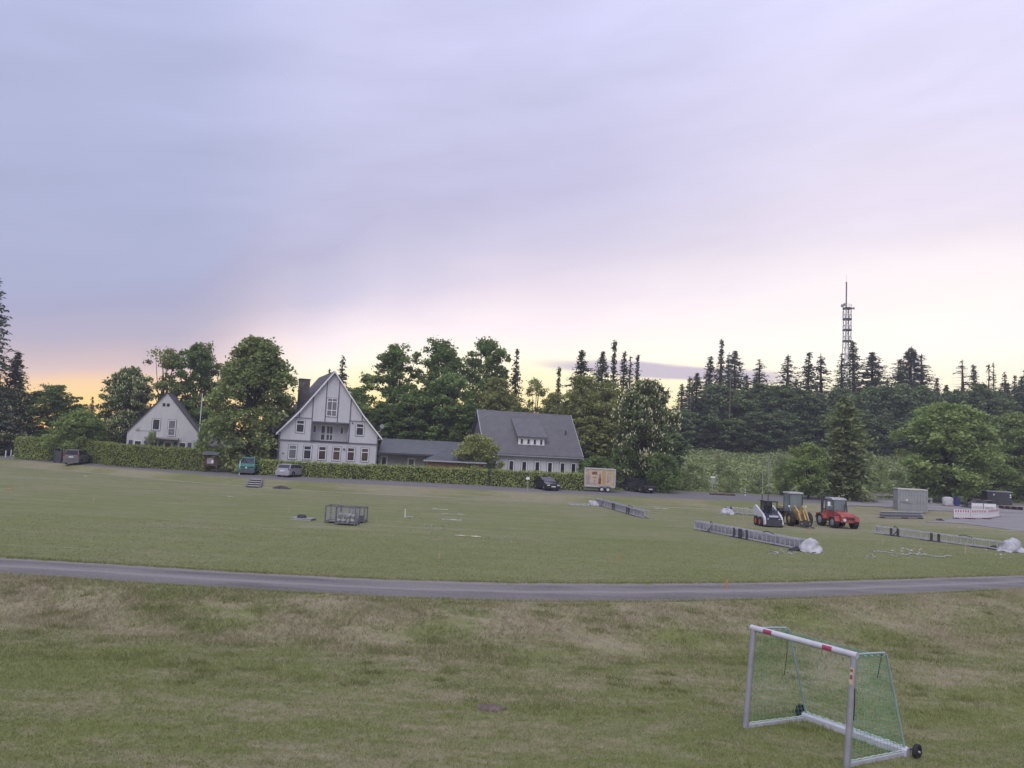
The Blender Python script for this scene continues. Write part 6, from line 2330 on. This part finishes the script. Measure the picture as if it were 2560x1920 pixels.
post('marker_post', 'black and white banded marker post by the road in front of the clearing', 'post', 1863, 1240, .85, .055, 'sign_white', bands)
post('white_post', 'pale post at the end of the long cottage hedge', 'post', 493, 1177, 1.1, .06, 'sign_white')
post('white_post', 'white post standing right in front of the teal van', 'post', 598, 1187, 1.6, .05, 'sign_white')
post('thin_post', 'thin pale post at the start of the short hedge', 'post', 649, 1184, 1.2, .04, 'green_tube')
post('bollard', 'white bollard at the picture edge beyond the lamp post', 'bollard', 22, 1143, .95, .07, 'sign_white')
post('bollard', 'white bollard nearer the lamp post', 'bollard', 35, 1141, .95, .07, 'sign_white')
fp = post('flagpole', 'white flagpole between the cottage and the great lime tree', 'flagpole', 489, 1172, 9.2, .06, 'sign_white', lambda t: MB().disc((0, 0, 9.25), .09, .12, 'z', 8).build('finial', M['sign_white'], t))
fp.location = tuple(at(491, 1166, 97.5))
# notice board
p = gp(523, 1181)
nb = thing('notice_board', 'brown roofed notice board with pale posters under the great lime tree', 'notice board', (p.x, p.y + .3, p.z), rad(4))
for x in (-.72, .72):
    MB().box(x - .06, x + .06, -.06, .06, -.1, 2.1).build('post', M['brown'], nb)
MB().box(-.658, .658, -.05, .05, .75, 1.75).build('board', M['brown'], nb)
MB().box(-.45, .28, -.065, -.052, 1.0, 1.7).build('poster', M['print_grey'], nb)
MB().box(.05, .3, -.08, -.066, 1.1, 1.45).build('poster', M['plate'], nb)
mb = MB()
mb.prism([(-.5, 2.05), (.5, 2.05), (0, 2.45)], 'x', -.95, .95)
mb.build('roof', M['roof_shed'], nb)
# steps in the bank
M['steps'] = mat('dark_worn_concrete', (0.16, 0.15, 0.15), 0.9, 0.2, 3.0)
p = gp(632, 1219)
q = gp(640, 1200)
sp = thing('bank_steps', 'flight of concrete steps leading up the grass bank to the road', 'steps', (p.x, p.y, 0), math.atan2(q.x - p.x, q.y - p.y) * -1)
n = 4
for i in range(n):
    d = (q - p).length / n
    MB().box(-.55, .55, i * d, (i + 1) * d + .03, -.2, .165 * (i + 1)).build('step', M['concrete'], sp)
    MB().box(-.54, .54, i * d - .012, i * d - .002, .165 * i + .004, .165 * (i + 1) - .035).build('riser_shade', M['black'], sp)  # black face paints in the shade on each step front
for x in (-.66, .66):
    MB().prism([(0, -.2), (n * d, -.2), (n * d, .165 * n), (0, .14)], 'x', x - .07, x + .07).build('side_kerb', M['steps'], sp)
# driftwood log by the sign, molehill, stray lath on the track
p = gp(1806, 1238)
mb = MB()
mb.tube([(-1.6, 0, .16), (0, .05, .18), (1.6, 0, .15)], [.16, .18, .15], 9)
o = mb.build('fallen_log', M['bark_pale'], None, True)
o.location = p
tagp(o, 'brown log lying at the roadside by the road sign', 'log')
p = gp(1224, 1773)
rng = np.random.default_rng(2)
a = np.linspace(0, 2 * np.pi, 18, endpoint=False)
rg = [[(rr * math.cos(q) * (1 + .25 * math.sin(3 * q + k)) * 1.5, rr * math.sin(q), z + .01 * math.sin(5 * q + k)) for q in a] for k, (rr, z) in enumerate(((.26, -.04), (.2, .035), (.13, .075), (.05, .09)))]
o = MB().rings(rg).build('molehill', M['soil'], None, True)
o.location = p
tagp(o, 'small flat molehill of dry earth on the near lawn', 'molehill')
p = gp(810, 1489)
o = MB().box(-.3, .3, -.03, .03, .0, .03).build('stray_lath', M['stake_wood'])
o.location = p
o.rotation_euler = (0, 0, 1.0)
tagp(o, 'pale wooden lath lying on the near edge of the track', 'lath')

# pale strips of plastic and scraps
STRG = 'plastic strips strewn across the field'


def strip_litter(px, py, L, rz, label, m='litter', seed=0):
    p = gp(px, py)
    rng = np.random.default_rng(seed + int(px))
    mb = MB()
    n = 9
    x = np.linspace(-L / 2, L / 2, n)
    y = np.cumsum(rng.normal(0, .07, n))
    for i in range(n - 1):
        w = rng.uniform(.04, .1)
        z = rng.uniform(.02, .07)
        mb._add([(x[i], y[i] - w, .02), (x[i + 1], y[i + 1] - w, .02), (x[i + 1], y[i + 1] + w, z), (x[i], y[i] + w, z)], [(0, 1, 2, 3)])
    o = mb.build('plastic_strip', M[m])
    o.location = p
    o.rotation_euler = (0, 0, rz)
    return tagp(o, label, 'plastic strip', STRG)


strip_litter(1100, 1274, 1.3, .02, 'white strip lying farthest back of the strewn plastic')
strip_litter(1135, 1286, 1.9, -.05, 'longest white strip in the middle of the strewn plastic')
strip_litter(1130, 1300, 1.4, -.03, 'white strip lying nearest of the strewn plastic')
strip_litter(1170, 1341, 1.5, .0, 'thin faded reddish strip on the grass', 'print_cream')
strip_litter(1022, 1293, .7, -.3, 'short white strip beside the white stake')
strip_litter(1655, 1272, 1.5, -.05, 'white strip on the kerb path right of the solid mast')
strip_litter(215, 1191, .7, 0, 'single white strip on the grass below the grey van')
strip_litter(575, 1242, .6, 0, 'single white strip on the grass below the teal van')
strip_litter(2410, 1319, 1.2, 0, 'white strip on the worn ground before the barriers')
strip_litter(2530, 1328, 1.6, 0, 'white strip lying at the picture edge by the gravel')
strip_litter(2270, 1322, 1.0, 0, 'white strip lying behind the see-through mast')


def scatter(name, px0, px1, py0, py1, n, smin, smax, m, seed):
    """many small scraps that nobody would count"""
    rng = np.random.default_rng(seed)
    mb = MB()
    for i in range(n):
        p = gp(rng.uniform(px0, px1), rng.uniform(py0, py1))
        s, a = rng.uniform(smin, smax) * .75, rng.uniform(0, 3.14)
        ca, sa, w = math.cos(a) * s, math.sin(a) * s, rng.uniform(.3, .8)
        z = p.z + .02
        mb._add([(p.x - ca, p.y - sa, z), (p.x + sa * w, p.y - ca * w, z + rng.uniform(0, s)), (p.x + ca, p.y + sa, z + rng.uniform(0, s)), (p.x - sa * w, p.y + ca * w, z)], [(0, 1, 2, 3)])
    o = mb.build(name, M[m])
    o['kind'] = 'stuff'
    return o


scatter('litter', 1916, 1992, 1374, 1386, 90, .03, .09, 'litter', 1)
scatter('dark_litter', 1916, 1992, 1374, 1386, 60, .03, .09, 'dark_metal', 2)
scatter('litter', 2008, 2060, 1380, 1386, 16, .05, .14, 'litter', 3)
scatter('litter', 2160, 2188, 1389, 1397, 26, .03, .08, 'litter', 4)
scatter('dark_litter', 2160, 2188, 1389, 1397, 16, .03, .08, 'dark_metal', 5)
scatter('litter', 2224, 2320, 1371, 1392, 34, .05, .16, 'litter', 6)
scatter('litter', 2464, 2540, 1373, 1400, 18, .05, .12, 'litter', 7)
scatter('dark_litter', 1000, 1140, 1255, 1345, 60, .04, .09, 'dark_metal', 8)
scatter('litter', 1195, 1300, 1330, 1355, 30, .03, .06, 'litter', 9)
scatter('litter', 30, 60, 1139, 1148, 40, .1, .25, 'sign_white', 10)
scatter('dark_litter', 1060, 1110, 1312, 1326, 50, .04, .1, 'steel_grey', 11)
# grey cable on the grass by the mast
for px, py, lb in ((2275, 1386, 'tangled grey cable lying in front of the see-through mast'),):
    p = gp(px, py)
    rng = np.random.default_rng(3)
    pts = [(-2.2 + i * .16, .5 * math.sin(i * .5) - .02 * i, .03 + .03 * (i % 2)) for i in range(30)]
    mb = MB()
    mb.tube(pts, .03, 5)
    o = mb.build('cable', M['metal'])
    o.location = p
    tagp(o, lb, 'cable')

# ================================================================== RADIO MAST
YT = 230.0
xt = at(2117, 900, YT)[0]
zt = lambda py: at(2117, py, YT)[2]
zb_ = gz(xt, YT)
tw = thing('radio_mast', 'steel lattice radio mast with ring platforms rising over the wood', 'mast', (xt, YT, 0))
levels = [(773, 1.2), (800, 1.2), (827, 1.2), (855, 1.2), (884, 1.45), (912, 1.75), (945, 2.15), (985, 2.6), (1040, 3.2)]
ring_pts = lambda r, n=16: [(r * math.cos(a), r * math.sin(a)) for a in np.linspace(0, 2 * math.pi, n + 1)]
for k in range(4):
    a = math.pi / 4 + k * math.pi / 2
    mb = MB()
    mb.tube([(r * math.cos(a), r * math.sin(a), zt(py)) for py, r in levels] + [(4.2 * math.cos(a), 4.2 * math.sin(a), zb_ - 1)], .12, 6)
    mb.build('leg', M['truss'], tw)
mb = MB()
for i, (py, r) in enumerate(levels):
    n = 2 if i < len(levels) - 1 else 1
    for q in range(n):
        z1 = zt(py)
        rr_ = r
        if q:
            z1 = (zt(py) + zt(levels[i + 1][0])) / 2
            rr_ = (r + levels[i + 1][1]) / 2
        c4 = [(rr_ * math.cos(math.pi / 4 + k * math.pi / 2), rr_ * math.sin(math.pi / 4 + k * math.pi / 2), z1) for k in range(4)]
        for k in range(4):
            mb.bar(c4[k], c4[(k + 1) % 4], .1, .1)
    if i < len(levels) - 1:
        py2, r2 = levels[i + 1]
        for k in range(4):
            a0, a1 = math.pi / 4 + k * math.pi / 2, math.pi / 4 + (k + 1) * math.pi / 2
            P0, P1 = Vector((r * math.cos(a0), r * math.sin(a0), zt(py))), Vector((r2 * math.cos(a1), r2 * math.sin(a1), zt(py2)))
            mb.bar(P0, P1, .07, .07)
mb.build('bracing', M['truss'], tw)
for py, r in levels[:4]:
    z = zt(py)
    mb = MB()
    mb.rings([[(x * s, y * s, z + dz) for x, y in ring_pts(1.0)[:-1]] for s, dz in ((r * .2, 0), (r * 1.12, 0), (r * 1.12, .45), (r * .2, .45))])
    mb.build('ring_platform', M['dark_metal'], tw)
    mb = MB()
    mb.tube([(x * r * 1.1, y * r * 1.1, z + 1.35) for x, y in ring_pts(1.0)], .05, 4)
    for x, y in ring_pts(1.0)[:-1:2]:
        mb.bar((x * r * 1.1, y * r * 1.1, z + .4), (x * r * 1.1, y * r * 1.1, z + 1.35), .05, .05)
    mb.build('railing', M['truss'], tw)
mb = MB()
for x in (-.25, .25):
    mb.tube([(x, 0, zb_), (x, 0, zt(773))], .07, 5)
mb.build('cable_ladder', M['truss'], tw)
mb = MB()
mb.tube([(-.35, 0, zt(773)), (-.35, 0, zt(705))], .2, 8)
mb.build('antenna_pole', M['dark_metal'], tw)
mb = MB()
mb.tube([(-.35, 0, zt(705)), (-.35, 0, zt(686))], .035, 5)
mb.build('whip_antenna', M['truss'], tw)
for x, y, r, dz, nx in ((-1.75, -.5, .5, .9, -1), (-1.2, -.7, .42, 1.3, -1), (1.75, -.4, .38, .3, 1)):
    z = zt(773) + dz
    mb = MB()
    mb.tube([(x - nx * .55, y, z), (x - nx * .1, y, z), (x + nx * .25, y - .1, z)], [.1, r, r * .9], 12)
    mb.build('dish_antenna', M['steel_grey'], tw)
mb = MB()
for py in (784, 790, 796):
    mb.bar((-1.55, -.3, zt(py)), (-1.55, -.3, zt(py) + .55), .22, .14)
    mb.bar((-1.5, -.3, zt(py) + .25), (-1.1, -.2, zt(py) + .25), .05, .05)
mb.build('panel_antenna', M['sign_white'], tw)
